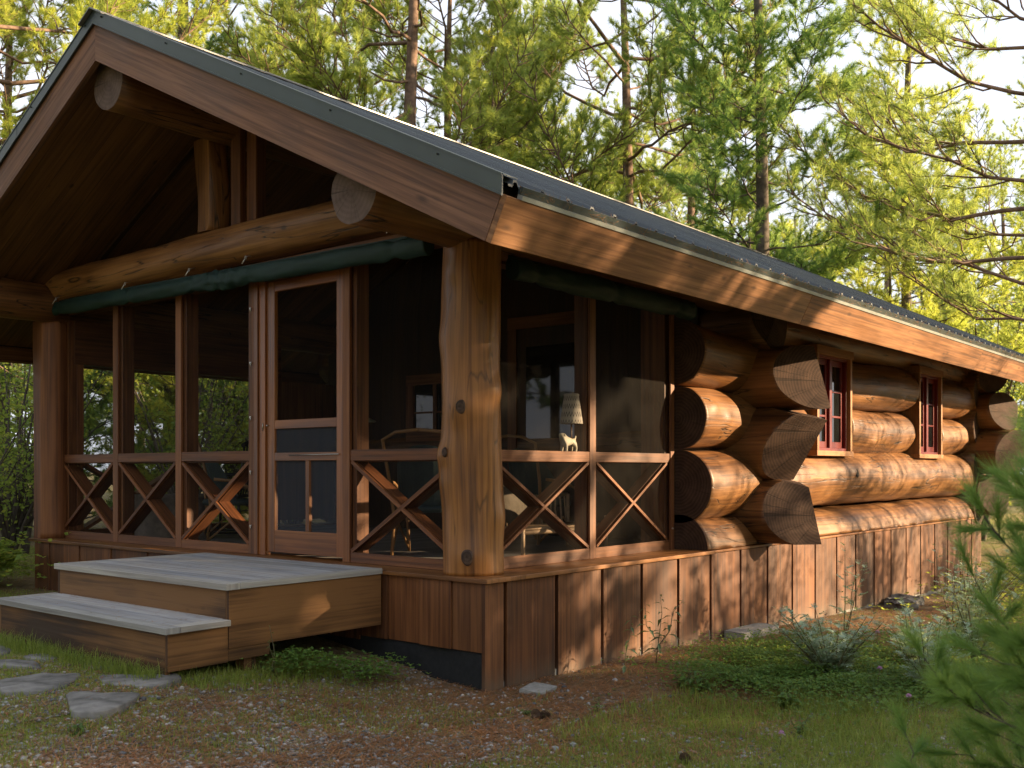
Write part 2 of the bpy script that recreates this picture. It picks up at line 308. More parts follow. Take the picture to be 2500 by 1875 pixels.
# ------------------------------------------------------------------ mesh helpers
class MB:
    def __init__(s, seed=0):
        s.v = []; s.f = []; s.uv = []; s.mi = []; s.sm = []; s.r = random.Random(seed)
    def face(s, pts, uvs, mi=0, smooth=False):
        i = len(s.v); s.v += [tuple(p) for p in pts]; s.f.append(tuple(range(i, i+len(pts)))); s.uv.append(uvs); s.mi.append(mi); s.sm.append(smooth)
    def obox(s, o, ax, ay, az, mi=0, ou=None, ov=None, end=None):
        """box with corner vectors: centre o, half vectors ax (grain), ay, az"""
        o = Vector(o); ax = Vector(ax); ay = Vector(ay); az = Vector(az)
        if ax.cross(ay).dot(az) < 0: az = -az
        if ou is None: ou = s.r.uniform(0, 60)
        if ov is None: ov = s.r.uniform(0, 60)
        L, Wd, H = ax.length, ay.length, az.length
        c = {}
        i0 = len(s.v)
        for i, (x, y, z) in enumerate([(a, b, d) for a in (-1, 1) for b in (-1, 1) for d in (-1, 1)]):
            s.v.append(tuple(o+ax*x+ay*y+az*z))
        def q(idx, uvs, m):
            s.f.append(tuple(i0+k for k in idx)); s.uv.append([(ou+u, ov+v) for u, v in uvs]); s.mi.append(m); s.sm.append(False)
        e = mi if end is None else end
        q((0, 1, 3, 2), [(-H*.2, -Wd), (H*.2, -Wd), (H*.2, Wd), (-H*.2, Wd)][0:4], e)
        q((4, 6, 7, 5), [(5-H*.2, -Wd), (5-H*.2, Wd), (5+H*.2, Wd), (5+H*.2, -Wd)], e)
        q((0, 4, 5, 1), [(-L, 2), (L, 2), (L, 2+2*H), (-L, 2+2*H)], mi)
        q((2, 3, 7, 6), [(-L, 4), (-L, 4+2*H), (L, 4+2*H), (L, 4)], mi)
        q((0, 2, 6, 4), [(-L, 6-Wd), (-L, 6+Wd), (L, 6+Wd), (L, 6-Wd)], mi)
        q((1, 5, 7, 3), [(-L, -Wd), (L, -Wd), (L, Wd), (-L, Wd)], mi)
    def box(s, x0, x1, y0, y1, z0, z1, grain='x', mi=0):
        c = Vector(((x0+x1)/2, (y0+y1)/2, (z0+z1)/2)); X = Vector(((x1-x0)/2, 0, 0)); Y = Vector((0, (y1-y0)/2, 0)); Z = Vector((0, 0, (z1-z0)/2))
        a = {'x': (X, Y, Z), 'y': (Y, X, Z), 'z': (Z, X, Y)}[grain]
        s.obox(c, *a, mi=mi)
    def board(s, p0, p1, wv, tv, mi=0):
        """board from p0 to p1; wv, tv full width / thickness vectors"""
        p0 = Vector(p0); p1 = Vector(p1)
        s.obox((p0+p1)/2, (p1-p0)/2, Vector(wv)/2, Vector(tv)/2, mi=mi)
    def tube(s, pts, rr, n=10, mi=0, caps=True, endmi=None):
        pts = [Vector(p) for p in pts]
        if isinstance(rr, (int, float)): rr = [rr]*len(pts)
        ou = s.r.uniform(0, 50); ov = s.r.uniform(0, 50); rings = []; ua = 0; us = []
        up = None
        for i, p in enumerate(pts):
            d = (pts[min(i+1, len(pts)-1)]-pts[max(i-1, 0)]).normalized()
            if up is None:
                up = Vector((0, 0, 1)) if abs(d.z) < .9 else Vector((1, 0, 0))
            a = (up - d*up.dot(d)).normalized(); up = a; b = d.cross(a)
            if i: ua += (p-pts[i-1]).length
            us.append(ua)
            i0 = len(s.v); rings.append(i0)
            for k in range(n):
                t = 2*PI*k/n; s.v.append(tuple(p+(a*math.cos(t)+b*math.sin(t))*rr[i]))
        rm = max(rr)
        for i in range(len(pts)-1):
            for k in range(n):
                k2 = (k+1) % n
                s.f.append((rings[i]+k, rings[i]+k2, rings[i+1]+k2, rings[i+1]+k))
                a0 = 2*PI*k/n*rm; a1 = 2*PI*(k+1)/n*rm
                s.uv.append([(ou+us[i], ov+a0), (ou+us[i], ov+a1), (ou+us[i+1], ov+a1), (ou+us[i+1], ov+a0)]); s.mi.append(mi); s.sm.append(True)
        if caps:
            for ri, rev in ((rings[0], True), (rings[-1], False)):
                idx = [ri+k for k in range(n)]; 
                if rev: idx = idx[::-1]
                s.f.append(tuple(idx)); s.uv.append([(rm*math.cos(2*PI*k/n), rm*math.sin(2*PI*k/n)) for k in range(n)]); s.mi.append(mi if endmi is None else endmi); s.sm.append(False)
    def lathe(s, c, prof, n=24, mi=0):
        """prof: (r, z) pairs from bottom to top, around c"""
        c = Vector(c); i0 = len(s.v)
        for r_, z in prof:
            for k in range(n):
                t = 2*PI*k/n; s.v.append((c.x+r_*math.cos(t), c.y+r_*math.sin(t), c.z+z))
        for i in range(len(prof)-1):
            for k in range(n):
                k2 = (k+1) % n
                s.f.append((i0+i*n+k, i0+i*n+k2, i0+(i+1)*n+k2, i0+(i+1)*n+k))
                u0, u1 = prof[i][1], prof[i+1][1]
                s.uv.append([(u0, k/n), (u0, (k+1)/n), (u1, (k+1)/n), (u1, k/n)]); s.mi.append(mi); s.sm.append(True)
    def build(s, name, mats, parent=None, bevel=0.0, mod=None):
        me = bpy.data.meshes.new(name); me.from_pydata(s.v, [], s.f)
        if not isinstance(mats, (list, tuple)): mats = [mats]
        for m in mats: me.materials.append(m)
        me.polygons.foreach_set('material_index', s.mi); me.polygons.foreach_set('use_smooth', s.sm)
        ul = me.uv_layers.new(name='UVMap'); fl = []
        for u in s.uv:
            for a in u: fl += a
        ul.data.foreach_set('uv', fl); me.update()
        return link(name, me, parent, bevel)
def link(name, me, parent=None, bevel=0.0):
    o = bpy.data.objects.new(name, me); COL.objects.link(o)
    if parent: o.parent = parent
    if bevel:
        b = o.modifiers.new('Bevel', 'BEVEL'); b.width = bevel; b.segments = 2; b.limit_method = 'ANGLE'; b.angle_limit = rad(50)
    return o
def tag(o, label, cat, group=None, kind=None):
    if label: o['label'] = label
    if cat: o['category'] = cat
    if group: o['group'] = group
    if kind: o['kind'] = kind
    return o
def empty(name, loc=(0, 0, 0), rz=0, label=None, cat=None, group=None):
    o = bpy.data.objects.new(name, None); COL.objects.link(o); o.location = loc; o.rotation_euler = (0, 0, rz); o.empty_display_size = .2
    return tag(o, label, cat, group)
def dup(root, loc, rz, sc=1.0, label=None, group=None, rx=0, ry=0):
    r = root.copy(); COL.objects.link(r); r.location = loc; r.rotation_euler = (rx, ry, rz); r.scale = (sc,)*3
    if label: r['label'] = label
    if group: r['group'] = group
    for ch in list(root.children):
        c = ch.copy(); COL.objects.link(c); c.parent = r
        for g in list(ch.children):
            d = g.copy(); COL.objects.link(d); d.parent = c
    return r
def np_mesh(name, V, F, mats, mi=None, smooth=False):
    """V (n,3), F (m,k) uniform polygons"""
    V = np.asarray(V, dtype=np.float32); F = np.asarray(F, dtype=np.int32); k = F.shape[1]
    me = bpy.data.meshes.new(name); me.vertices.add(len(V)); me.vertices.foreach_set('co', V.ravel())
    me.loops.add(F.size); me.loops.foreach_set('vertex_index', F.ravel())
    me.polygons.add(len(F)); me.polygons.foreach_set('loop_start', np.arange(0, F.size, k, dtype=np.int32))
    if not isinstance(mats, (list, tuple)): mats = [mats]
    for m in mats: me.materials.append(m)
    if mi is not None: me.polygons.foreach_set('material_index', np.asarray(mi, dtype=np.int32))
    me.polygons.foreach_set('use_smooth', np.full(len(F), smooth))
    me.update(); me.validate(); return me

# ------------------------------------------------------------------ terrain
def sst(a, b, x):
    t = min(1, max(0, (x-a)/(b-a))); return t*t*(3-2*t)
def ground_z(x, y):
    z = .21*sst(-.15, 1.9, -x*.8-y*.6)                # rises towards the steps
    if x < -3: z = max(z, .20)
    z += -.24*sst(0, 11, y)*sst(-3.5, -.5, x)           # falls away along the side wall
    if x > -.6: z += -.02
    z += .10*sst(1.6, 4.5, x)*sst(6, 2, y)
    d = math.hypot(x-1, y)
    z += (mn.noise(Vector((x*.7, y*.7, 3)))*.035 + mn.noise(Vector((x*2.3, y*2.3, 7)))*.014)*sst(-.0, .7, max(x+.1, -y))
    z += mn.noise(Vector((x*.05, y*.05, 1)))*.9*sst(14, 40, d)
    return z
def greenness(x, y):
    """how grassy the ground is here, 0..1"""
    n = mn.noise(Vector((x*1.3, y*1.3, 5)))*.35 + mn.noise(Vector((x*4, y*4, 9)))*.2
    g = 0
    g = max(g, sst(-.1, -1.3, x)*sst(-.1, -.6, y)*.95)                      # round the flagstones and steps
    g = max(g, sst(.6, 1.3, x)*sst(1.35, .5, y)*sst(-1.6, -.3, x+y)*.9)       # grassy corner by the sapling
    g = max(g, sst(.9, 1.6, x)*sst(6.5, 3.5, y)*.9)
    g = max(g, sst(-6.2, -7.5, x)*.8)
    g *= 1-.55*sst(-1.7, -2.4, y)*sst(-1.8, 0, x)
    g = max(g, .22, .52*sst(.9, .1, x)*sst(.3, -.6, y))
    if math.hypot(x, y) > 12: g = .5
    return min(1, max(0, g+n))
def axis_vals(dense0, dense1, step, far):
    a = list(np.arange(dense0, dense1, step)); s = step; x = dense1
    while x < far: a.append(x); s *= 1.22; x += s
    s = step; x = dense0-step; b = []
    while x > -far: b.append(x); s *= 1.22; x -= s
    return b[::-1]+a
xs = axis_vals(-7, 5, .07, 320); ys = axis_vals(-4, 12, .08, 320)
gv = []; gg = []
for x in xs:
    for y in ys:
        gv.append((x, y, ground_z(x, y))); gg.append(greenness(x, y))
ny = len(ys); gf = [(i*ny+j, (i+1)*ny+j, (i+1)*ny+j+1, i*ny+j+1) for i in range(len(xs)-1) for j in range(ny-1)]
gme = np_mesh('ground', gv, gf, M['ground'], smooth=True)
ga = gme.attributes.new('green', 'FLOAT', 'POINT'); ga.data.foreach_set('value', gg)
tag(link('ground', gme), None, None, kind='structure')

# ================================================================== CABIN
cabin = empty('log_cabin', (0, 0, 0), 0, 'varnished log cabin with a screened gable porch and dark metal roof', 'log cabin')
XR = -3.11                                   # ridge x
SL = .492; CS = math.sqrt(1+SL*SL)
def roof_z(x, off=0): return 4.522+off-SL*abs(x-XR)      # off: height above the lower edge line of the gable boards
Y0, Y1 = -.944, 12.0
def logmesh(name, axis, a0, a1, c, r, parent, mats, seed=0, nth=40, step=.08, amp=.03, bow=.02, taper=0.0, knots=(), cuts=(), zscale=1.0, squeeze=None):
    """irregular peeled log along an axis; c = centre of the other two coordinates"""
    rnd = random.Random(seed); n = max(2, int((a1-a0)/step)); bm = bmesh.new(); uvl = bm.loops.layers.uv.new('UVMap'); rings = []
    ou, ov = rnd.uniform(0, 40), rnd.uniform(0, 40)
    for i in range(n+1):
        t = i/n; a = a0+(a1-a0)*t; ring = []
        bx = math.sin(t*PI*1.3+seed)*bow; by = math.cos(t*PI*1.1+seed*2)*bow
        for k in range(nth):
            th = 2*PI*k/nth
            rr = r*(1+taper*(t-.5))*(1+amp*mn.noise(Vector((a*1.3, math.cos(th)*1.1+seed, math.sin(th)*1.1)))*1.6+amp*.5*mn.noise(Vector((a*4, math.cos(th)*3, math.sin(th)*3+seed))))
            for (ka, kt, ks, kh) in knots:
                da = (a-ka)/ks; dt = ((th-kt+PI) % (2*PI)-PI)*r/ks
                rr += kh*math.exp(-(da*da+dt*dt))
            u, v = math.cos(th)*rr+bx, math.sin(th)*rr*zscale+by
            if squeeze: v = max(v, squeeze)
            p = {'x': (a, c[0]+u, c[1]+v), 'y': (c[0]+u, a, c[1]+v), 'z': (c[0]+u, c[1]+v, a)}[axis]
            ring.append(bm.verts.new(p))
        rings.append((a, ring))
    flip = axis == 'y'
    for i in range(n):
        for k in range(nth):
            k2 = (k+1) % nth; vs = [rings[i][1][k], rings[i][1][k2], rings[i+1][1][k2], rings[i+1][1][k]]
            uvs = [(ou+rings[i][0], ov+2*PI*k/nth*r), (ou+rings[i][0], ov+2*PI*(k+1)/nth*r), (ou+rings[i+1][0], ov+2*PI*(k+1)/nth*r), (ou+rings[i+1][0], ov+2*PI*k/nth*r)]
            if flip: vs.reverse(); uvs.reverse()
            f = bm.faces.new(vs); f.smooth = True
            for l, q in zip(f.loops, uvs): l[uvl].uv = q
    def cuv(f, nrm):
        a = Vector((0, 0, 1)) if abs(nrm.z) < .9 else Vector((1, 0, 0)); u = nrm.cross(a).normalized(); v = nrm.cross(u)
        mid = {'x': Vector((f.verts[0].co.x, c[0], c[1])), 'y': Vector((c[0], f.verts[0].co.y, c[1])), 'z': Vector((c[0], c[1], f.verts[0].co.z))}[axis]
        for l in f.loops:
            d = l.vert.co-mid; l[uvl].uv = (d.dot(v), d.dot(u)) if axis == 'z' else (d.dot(u), d.dot(v))
    for ring, sgn in ((rings[0][1], -1), (rings[-1][1], 1)):
        vs = ring if (sgn > 0) != flip else ring[::-1]
        f = bm.faces.new(vs); f.material_index = 1; f.normal_update(); cuv(f, f.normal)
    for (pt, nrm) in cuts:
        nrm = Vector(nrm).normalized()
        g = bmesh.ops.bisect_plane(bm, geom=bm.verts[:]+bm.edges[:]+bm.faces[:], plane_co=pt, plane_no=nrm, clear_outer=True)
        es = [e for e in g['geom_cut'] if isinstance(e, bmesh.types.BMEdge)]
        fl = bmesh.ops.edgenet_fill(bm, edges=es)
        for f in fl['faces']:
            f.material_index = 1; f.smooth = False; f.normal_update()
            if f.normal.dot(nrm) < 0: f.normal_flip()
            cuv(f, nrm)
    bmesh.ops.recalc_face_normals(bm, faces=bm.faces[:])
    me = bpy.data.meshes.new(name); bm.to_mesh(me); bm.free()
    for m in mats: me.materials.append(m)
    return link(name, me, parent)
LM = [M['log'], M['end']]
# --- foundation -------------------------------------------------------------
mb = MB(1)
mb.box(-.40, -.055, .05, 11.30, -.6, .02, 'y')
mb.box(-6.05, -.40, 11.0, 11.30, -.6, .02, 'x')
mb.box(-.054, -.0455, .6, 11.3, -.6, .02, 'y')
mb.build('foundation', M['concrete'], cabin)
mb = MB(2); mb.box(-6.06, -.0615, .045, .22, -.4, .25, 'x'); mb.box(-6.06, -5.9, .22, 11.0, -.4, .25, 'y')
mb.build('foundation_coating', M['found'], cabin)
# --- skirting boards ----------------------------------------------------------
gro = [.022, .225, .785, 1.345, 1.89, 2.45, 3.0, 3.56, 4.115, 4.672, 5.23, 5.80, 6.35, 6.92, 7.48, 8.02, 8.58, 9.15, 9.72, 10.30, 10.86, 11.38]
mb = MB(3); rs = random.Random(5)
for i in range(len(gro)-1):
    a, b = gro[i]+(.018 if i else 0), gro[i+1]-.018
    zb = -.04-.017*((a+b)/2)+rs.uniform(-.008, .008)
    if i == 0: zb = -.10
    if i == 1:
        mb.box(-.060, -.030, a, a+.30, -.09, .684, 'z'); mb.box(-.060, -.0325, a+.303, b, -.03, .684, 'z'); continue
    if rs.random() < .7:
        c_ = a+(b-a)*rs.choice((.36, .5, .62)); mb.box(-.060, -.030, a, c_-.0012, zb, .684, 'z'); mb.box(-.060, -.0318, c_+.0012, b, zb+rs.uniform(0, .02), .684, 'z')
    else: mb.box(-.060, -.030, a, b, zb, .684, 'z')
mb.build('skirting', M['skirt'], cabin, bevel=.002); mb = MB(3); mb.box(-.13, -.085, 0.09, 11.36, -.03, .68, 'y'); mb.build('skirting_backing', M['dark'], cabin); mb = MB(33)  # near-black backing puts the shade of the grooves into its colour
# front boards
fx = [-.0615, -.325, -.62, -.93, -1.23, -1.53, -1.83, -2.13, -2.43, -2.73, -3.03, -3.35, -3.68, -4.0, -4.304, -4.62, -4.898, -5.2, -5.501, -5.80, -6.09]
for i in range(len(fx)-1):
    b, a = fx[i], fx[i+1]
    pr = .012 if i % 2 else 0
    mb.box(a+.002, b-.002, .030-pr, .056, .235+rs.uniform(-.006, .006) if i < 4 else (.20 if i < 16 else .21), .684, 'z')
mb.box(-6.12, -6.09, .03, 11.3, .1, .684, 'z')
mb.box(-6.09, -.062, .0575, .075, .26, .68, 'x')
mb.build('skirting', M['skirt'], cabin, bevel=.002)
# --- ledge ----------------------------------------------------------------------
mb = MB(4)
mb.box(-6.20, 0, 0, .40, .684, .714, 'x'); mb.box(-.36, 0, .4005, 3.02, .684, .714, 'y')
mb.box(-.36, -.022, 3.021, 11.42, .688, .710, 'y'); mb.box(-6.2, -5.9, .4005, 11.3, .684, .714, 'y')
mb.build('ledge', M['ledge'], cabin, bevel=.004)
# --- porch floor ------------------------------------------------------------------
mb = MB(5); mb.face([(-5.9, .401, .70), (-.361, .401, .70), (-.361, 3.9, .70), (-5.9, 3.9, .70)], [(0, 0), (0, 5.5), (3.5, 5.5), (3.5, 0)][::1])
mb.build('porch_floor', M['porch_floor'], cabin)
mb = MB(5); mb.box(-6.0, -.3, 4.3, 11.0, .55, .69, 'x'); mb.build('house_floor', M['dark'], cabin)
# --- posts --------------------------------------------------------------------------
PM = [M['log_pale'], M['end']]
A_ = -.85   # angle on the post that faces the camera
cp = logmesh('corner_post', 'z', .7145, 2.93, (-.336, .241), .203, cabin, PM, seed=3, nth=72, step=.022, amp=.042, bow=.012, taper=-.05,
        knots=[(.84, A_-.15, .095, .020), (1.52, A_-1.15, .085, .034), (1.83, A_-.35, .11, .022), (1.95, A_+.95, .09, .026), (2.73, A_-.75, .09, .022), (1.35, A_-1.3, .12, .018), (1.1, A_+1.2, .10, .016), (2.3, A_-1.3, .12, .016)])
def knotdisc(parent, p, nrm, r, mat, name='knot', seed=0):
    nrm = Vector(nrm).normalized(); u = nrm.cross(Vector((0, 0, 1))).normalized(); v = u.cross(nrm)
    mb = MB(seed); rr = random.Random(seed); n = 22; ring = []
    for ri, (f, h) in enumerate(((0, .002), (.45, .004), (.8, .001), (1.0, -.010))):
        ring.append([Vector(p)+nrm*(h+rr.uniform(-.0012, .0012))+(u*math.cos(2*PI*k/n)*.8+v*math.sin(2*PI*k/n)*1.1)*r*f*(1+.05*math.sin(k*.9+seed)) for k in range(n)])
    for i in range(3):
        for k in range(n):
            k2 = (k+1) % n; q = [ring[i][k], ring[i][k2], ring[i+1][k2], ring[i+1][k]]
            if i == 0: q = q[1:]
            if (q[1]-q[0]).cross(q[2]-q[0]).dot(nrm) < 0: q.reverse()
            mb.face(q, [((a-Vector(p)).dot(u), (a-Vector(p)).dot(v)) for a in q], 0, True)
    return mb.build(name, mat, parent)
M['knotm'] = endgrain('dark_knot', (.02, .012, .009), (.10, .06, .042), .6)
for i, (z, da, rr_, k) in enumerate([(.84, -.15, .050, .217), (1.83, -.35, .044, .221), (1.53, -.95, .032, .228), (2.73, -.60, .042, .218)]):
    th = A_+da; nrm = Vector((math.cos(th), math.sin(th), 0)); knotdisc(cp, Vector((-.336, .241, z))+nrm*(k+.004), nrm, rr_, M['knotm'], seed=i)
logmesh('left_post', 'z', .7145, 2.93, (-6.10, .20), .175, cabin, LM, seed=9, nth=40, step=.06, amp=.03, bow=.008, cuts=[((-6.1, .045, 1), (0, -1, 0))]).name = 'porch_post'
bpy.data.objects['porch_post'].data.materials[0] = M['frame']; bpy.data.objects['porch_post'].data.materials[1] = M['frame']
# --- plate logs, ridge log, tie log ------------------------------------------------
PL = [M['log'], M['end_grey']]
logmesh('plate_log', 'y', -.83, 11.9, (-.345, 3.085), .197, cabin, PL, seed=21, nth=32, step=.15, amp=.05)
logmesh('plate_log', 'y', -.83, 11.9, (-6.0, 3.085), .197, cabin, PL, seed=22, nth=32, step=.15, amp=.05, knots=[(-.3, -1.2, .1, .02)])
logmesh('ridge_log', 'y', -.83, 11.9, (-3.11, 4.40), .205, cabin, PL, seed=23, nth=32, step=.15, amp=.05)
logmesh('tie_log', 'x', -6.17, -.2, (.235, 3.275), .170, cabin, LM, seed=24, nth=40, step=.05, amp=.06, bow=.02,
        knots=[(-4.3, -1.4, .06, .02), (-3.0, -.9, .06, .022), (-1.7, -1.1, .06, .02), (-5.4, -.8, .07, .018)])
logmesh('king_post', 'z', 3.42, 4.25, (-3.345, .25), .138, cabin, PM, seed=25, nth=28, step=.08, amp=.06, knots=[(3.55, -1.2, .06, .02)], cuts=[((0, .145, 0), (0, -1, 0)), ((0, 0, 3.455), (0, 0, -1))])
bpy.data.objects['king_post'].data.materials[0] = M['log']; bpy.data.objects['king_post'].data.materials[1] = M['log']
# gable studs and gable screens
mb = MB(31)
mb.box(-3.075, -2.945, .245, .300, 3.43, 4.30, 'z'); mb.box(-2.93, -2.80, .30, .40, 3.40, 4.35, 'z')
for s_ in (-1, 1):
    mb.board((XR+s_*2.9, .33, roof_z(XR+s_*2.9, .09)), (XR, .33, roof_z(XR, .09)), (0, .05, 0), (0, 0, .03), 1)
mb.build('gable_stud', [M['frame'], M['dark_wall']], cabin, bevel=.002)
mb = MB(32)
for s_ in (-1, 1): mb.face([(XR+s_*2.75, .315, 3.30), (XR, .315, 3.30), (XR, .315, 4.62), (XR+s_*2.75, .315, 3.32)][::s_], [(0, 0), (3, 0), (3, 1.2), (0, .1)][::s_])
mb.build('gable_screen', M['screen'], cabin)
# --- roof: soffit, deck, rake boards, fascia, trim, ribbed steel ----------------------
XE = .806
for s_ in (1, -1):
    xe = XR+s_*(XE-XR)
    mb = MB(33)
    def rp(x, y, off): return (XR+s_*(x-XR), y, roof_z(x, off))
    Ls = (XE-XR)*CS
    q = [rp(XR, Y0+.02, .165), rp(XE, Y0+.02, .165), rp(XE, Y1, .165), rp(XR, Y1, .165)]
    uvq = [(0, Y0), (Ls, Y0), (Ls, Y1), (0, Y1)]
    if s_ < 0: q.reverse(); uvq.reverse()
    mb.face(q[::-1], uvq[::-1])
    mb.build('soffit', M['soffit'], cabin)
    mb = MB(34)   # roof deck slab (dark, between soffit and steel)
    q0 = [rp(XR, Y0+.03, .17), rp(XE+.02, Y0+.03, .17), rp(XE+.02, Y1, .17), rp(XR, Y1, .17)]
    q1 = [rp(XR, Y0+.03, .315), rp(XE+.05, Y0+.03, .315), rp(XE+.05, Y1, .315), rp(XR, Y1, .315)]
    for a in ([q1[0], q1[1], q1[2], q1[3]], [q0[0], q0[1], q1[1], q1[0]], [q0[1], q0[2], q1[2], q1[1]], [q0[2], q0[3], q1[3], q1[2]]):
        if s_ < 0: a = a[::-1]
        mb.face(a, [(0, 0), (1, 0), (1, 1), (0, 1)])
    mb.build('roof_deck', M['dark'], cabin)
    # rake board: lower edge roof_z(x,0), perpendicular depth .248
    mb = MB(35+s_)
    dn = Vector((s_*SL, 0, 1))/CS; D = .252
    for y_a, y_b in ((Y0, Y0+.045), (Y1-.045, Y1)):
        a0 = Vector(rp(XR, 0, 0)); a1 = Vector(rp(XE, 0, 0)); b1 = a1+dn*D; b0 = Vector((XR, 0, roof_z(XR, D*CS)))
        fr = [a0, a1, b1, b0]; P0 = [Vector((p.x, y_a, p.z)) for p in fr]; P1 = [Vector((p.x, y_b, p.z)) for p in fr]
        uvr = [(0, 0), (Ls, 0), (Ls, D), (0, D)]
        def addq(p, u):
            if s_ < 0: p = p[::-1]; u = u[::-1]
            mb.face(p, u)
        ou = 3+s_*9
        addq(P0, [(ou+u, v) for u, v in uvr]); addq(P1[::-1], [(ou+u, v) for u, v in uvr][::-1])
        addq([P0[1], P0[0], P1[0], P1[1]], [(ou+Ls, 1), (ou, 1), (ou, 1.045), (ou+Ls, 1.045)])
        addq([P0[2], P0[1], P1[1], P1[2]], [(ou, 2), (ou+D, 2), (ou+D, 2.045), (ou, 2.045)])
        addq([P0[3], P0[2], P1[2], P1[3]], [(ou, 3), (ou+Ls, 3), (ou+Ls, 3.045), (ou, 3.045)])
        mb.build('rake_board', M['rake'], cabin); mb = MB(36+s_)
    # eave fascia, square to the slope, butted in lengths
    mb = MB(40+s_)
    e0 = Vector((XR+s_*(XE-XR), 0, roof_z(XE, 0))); nx = Vector((s_, 0, -SL))/CS   # outward down the slope
    joints = [Y0+.0005, 2.858, 7.73, Y1]
    for i in range(3):
        ya, yb = joints[i]+.0015, joints[i+1]-.0015
        cc = e0+dn*(D/2)+nx*(.0203+(.0008 if i == 1 else 0))
        mb.obox((cc.x, (ya+yb)/2, cc.z), (0, (yb-ya)/2, 0), dn*(D/2), nx*.02)
    mb.build('eave_fascia', M['fascia'], cabin, bevel=.003)
    # drip edge and underlay strip under the steel
    mb = MB(42+s_)
    cc = e0+dn*(D+.012)+nx*.030; mb.obox((cc.x, (Y0+Y1)/2+.05, cc.z), (0, (Y1-Y0)/2-.06, 0), dn*.011, nx*.018)
    mb.build('drip_edge', M['drip'], cabin)
    mb = MB(44+s_)
    cc = e0+dn*(D+.045)+nx*.018; mb.obox((cc.x, (Y0+Y1)/2+.05, cc.z), (0, (Y1-Y0)/2-.06, 0), dn*.021, nx*.012)
    mb.build('eave_closure', M['trim'], cabin)
    # steel roofing with ribs
    mb = MB(46+s_); XO = XE+.14; base = .345
    prof = []; y = Y0+.02; pitch = .2286
    while y < Y1-.01:
        for dy, h in ((0, 0), (.032, 0), (.044, .028), (.070, .028), (.082, 0), (.130, 0), (.134, .004), (.142, .004), (.146, 0), (.176, 0), (.180, .004), (.188, .004), (.192, 0)):
            if y+dy < Y1: prof.append((y+dy, h))
        y += pitch
    prof.append((Y1, 0))
    for (ya, ha), (yb, hb) in zip(prof[:-1], prof[1:]):
        q = [rp(XR, ya, base+ha), rp(XO, ya, base+ha), rp(XO, yb, base+hb), rp(XR, yb, base+hb)]; q2 = [rp(XO, ya, base+ha-.012), rp(XO, yb, base+hb-.012)]
        if s_ < 0: q = q[::-1]
        mb.face(q, [(0, ya), (4, ya), (4, yb), (0, yb)])
        e = [q2[0], q2[1], rp(XO, yb, base+hb), rp(XO, ya, base+ha)]
        if s_ < 0: e = e[::-1]
        mb.face(e, [(0, ya), (0, ya), (0, yb), (0, yb)])
    mb.build('steel_roofing', M['roof'], cabin)
    # rake trim, angle section with a small hem; two lengths
    mb = MB(48+s_)
    for (xa, xb, o) in ((XR, XR+1.30, 0), (XR+1.25, XE+.13, .002)):
        pa, pb = Vector(rp(xa, 0, 0)), Vector(rp(xb, 0, 0))
        ln = (pb-pa); cc = (pa+pb)/2
        up = Vector((0, 0, 1))
        zc = .335
        def oq(yc, zc_, hy, hz):
            c_ = cc+up*zc_
            v = [pa+up*(zc_-hz), pb+up*(zc_-hz), pb+up*(zc_+hz), pa+up*(zc_+hz)]
            A = [Vector((p.x, yc-hy, p.z)) for p in v]; B = [Vector((p.x, yc+hy, p.z)) for p in v]
            fs = [A, B[::-1], [A[1], A[0], B[0], B[1]], [A[3], A[2], B[2], B[3]], [A[2], A[1], B[1], B[2]], [A[0], A[3], B[3], B[0]]]
            for f in fs:
                if s_ < 0: f = f[::-1]
                mb.face(f, [(0, 0), (1, 0), (1, 1), (0, 1)])
        oq(Y0-.012-o, .326, .0035, .052)         # face
        oq(Y0-.019-o, .279, .0045, .006)         # hem kick-out
        oq(Y0+.045, .381+o, .062, .003)          # top leg over the steel
        oq(Y0-.013-o, .380+o, .007, .005)
    mb.build('rake_trim', M['trim'], cabin)
    mb = MB(50+s_)
    for k in range(5):
        x_ = XR+.12+k*.87
        p = rp(x_, Y0-.019, .35)
        mb = MB(50); mb.tube([(p[0], p[1]-.006, p[2]), (p[0], p[1]+.006, p[2])], .006, 6); mb.build('trim_screw', M['dark'], cabin)
mb = MB(60)   # ridge cap
for s_ in (1, -1):
    q = [(XR, Y0-.05, 4.522+.392), (XR+s_*.17, Y0-.05, 4.522+.392-.17*SL), (XR+s_*.17, Y1+.03, 4.522+.392-.17*SL), (XR, Y1+.03, 4.522+.392)]
    q2 = [tuple((a, b, c-.012)) for a, b, c in q]
    for f in (q, q2[::-1], [q[0], q2[0], q2[1], q[1]], [q[1], q2[1], q2[2], q[2]]):
        if s_ < 0: f = f[::-1]
        mb.face(f, [(0, 0), (1, 0), (1, 1), (0, 1)])
mb.build('ridge_cap', M['cap'], cabin)
# fallen needles caught along the eave
rng = np.random.default_rng(11); n = 3800
yy = rng.uniform(Y0+.1, Y1, n); clump = np.array([mn.noise(Vector((y_*2.2, 0, 1)))+.6*mn.noise(Vector((y_*9, 3, 1))) for y_ in yy]); keep = rng.uniform(-.9, .8, n) < clump+.15; yy = yy[keep]; n = len(yy)
x_ = XE+.150+rng.normal(0, .010, n); z_ = roof_z(XE+.145, .335)+rng.normal(-.006, .009, n)
d = rng.normal(0, 1, (n, 3)); d[:, 1] *= 2.2; d[:, 2] -= .35; d /= np.linalg.norm(d, axis=1)[:, None]; L = rng.uniform(.04, .11, n)[:, None]
p0 = np.c_[x_, yy, z_]-d*L*.4; p1 = p0+d*L; wv = np.cross(d, rng.normal(0, 1, (n, 3))); wv = wv/np.linalg.norm(wv, axis=1)[:, None]*.0015
V = np.stack([p0-wv, p0+wv, p1], 1).reshape(-1, 3)
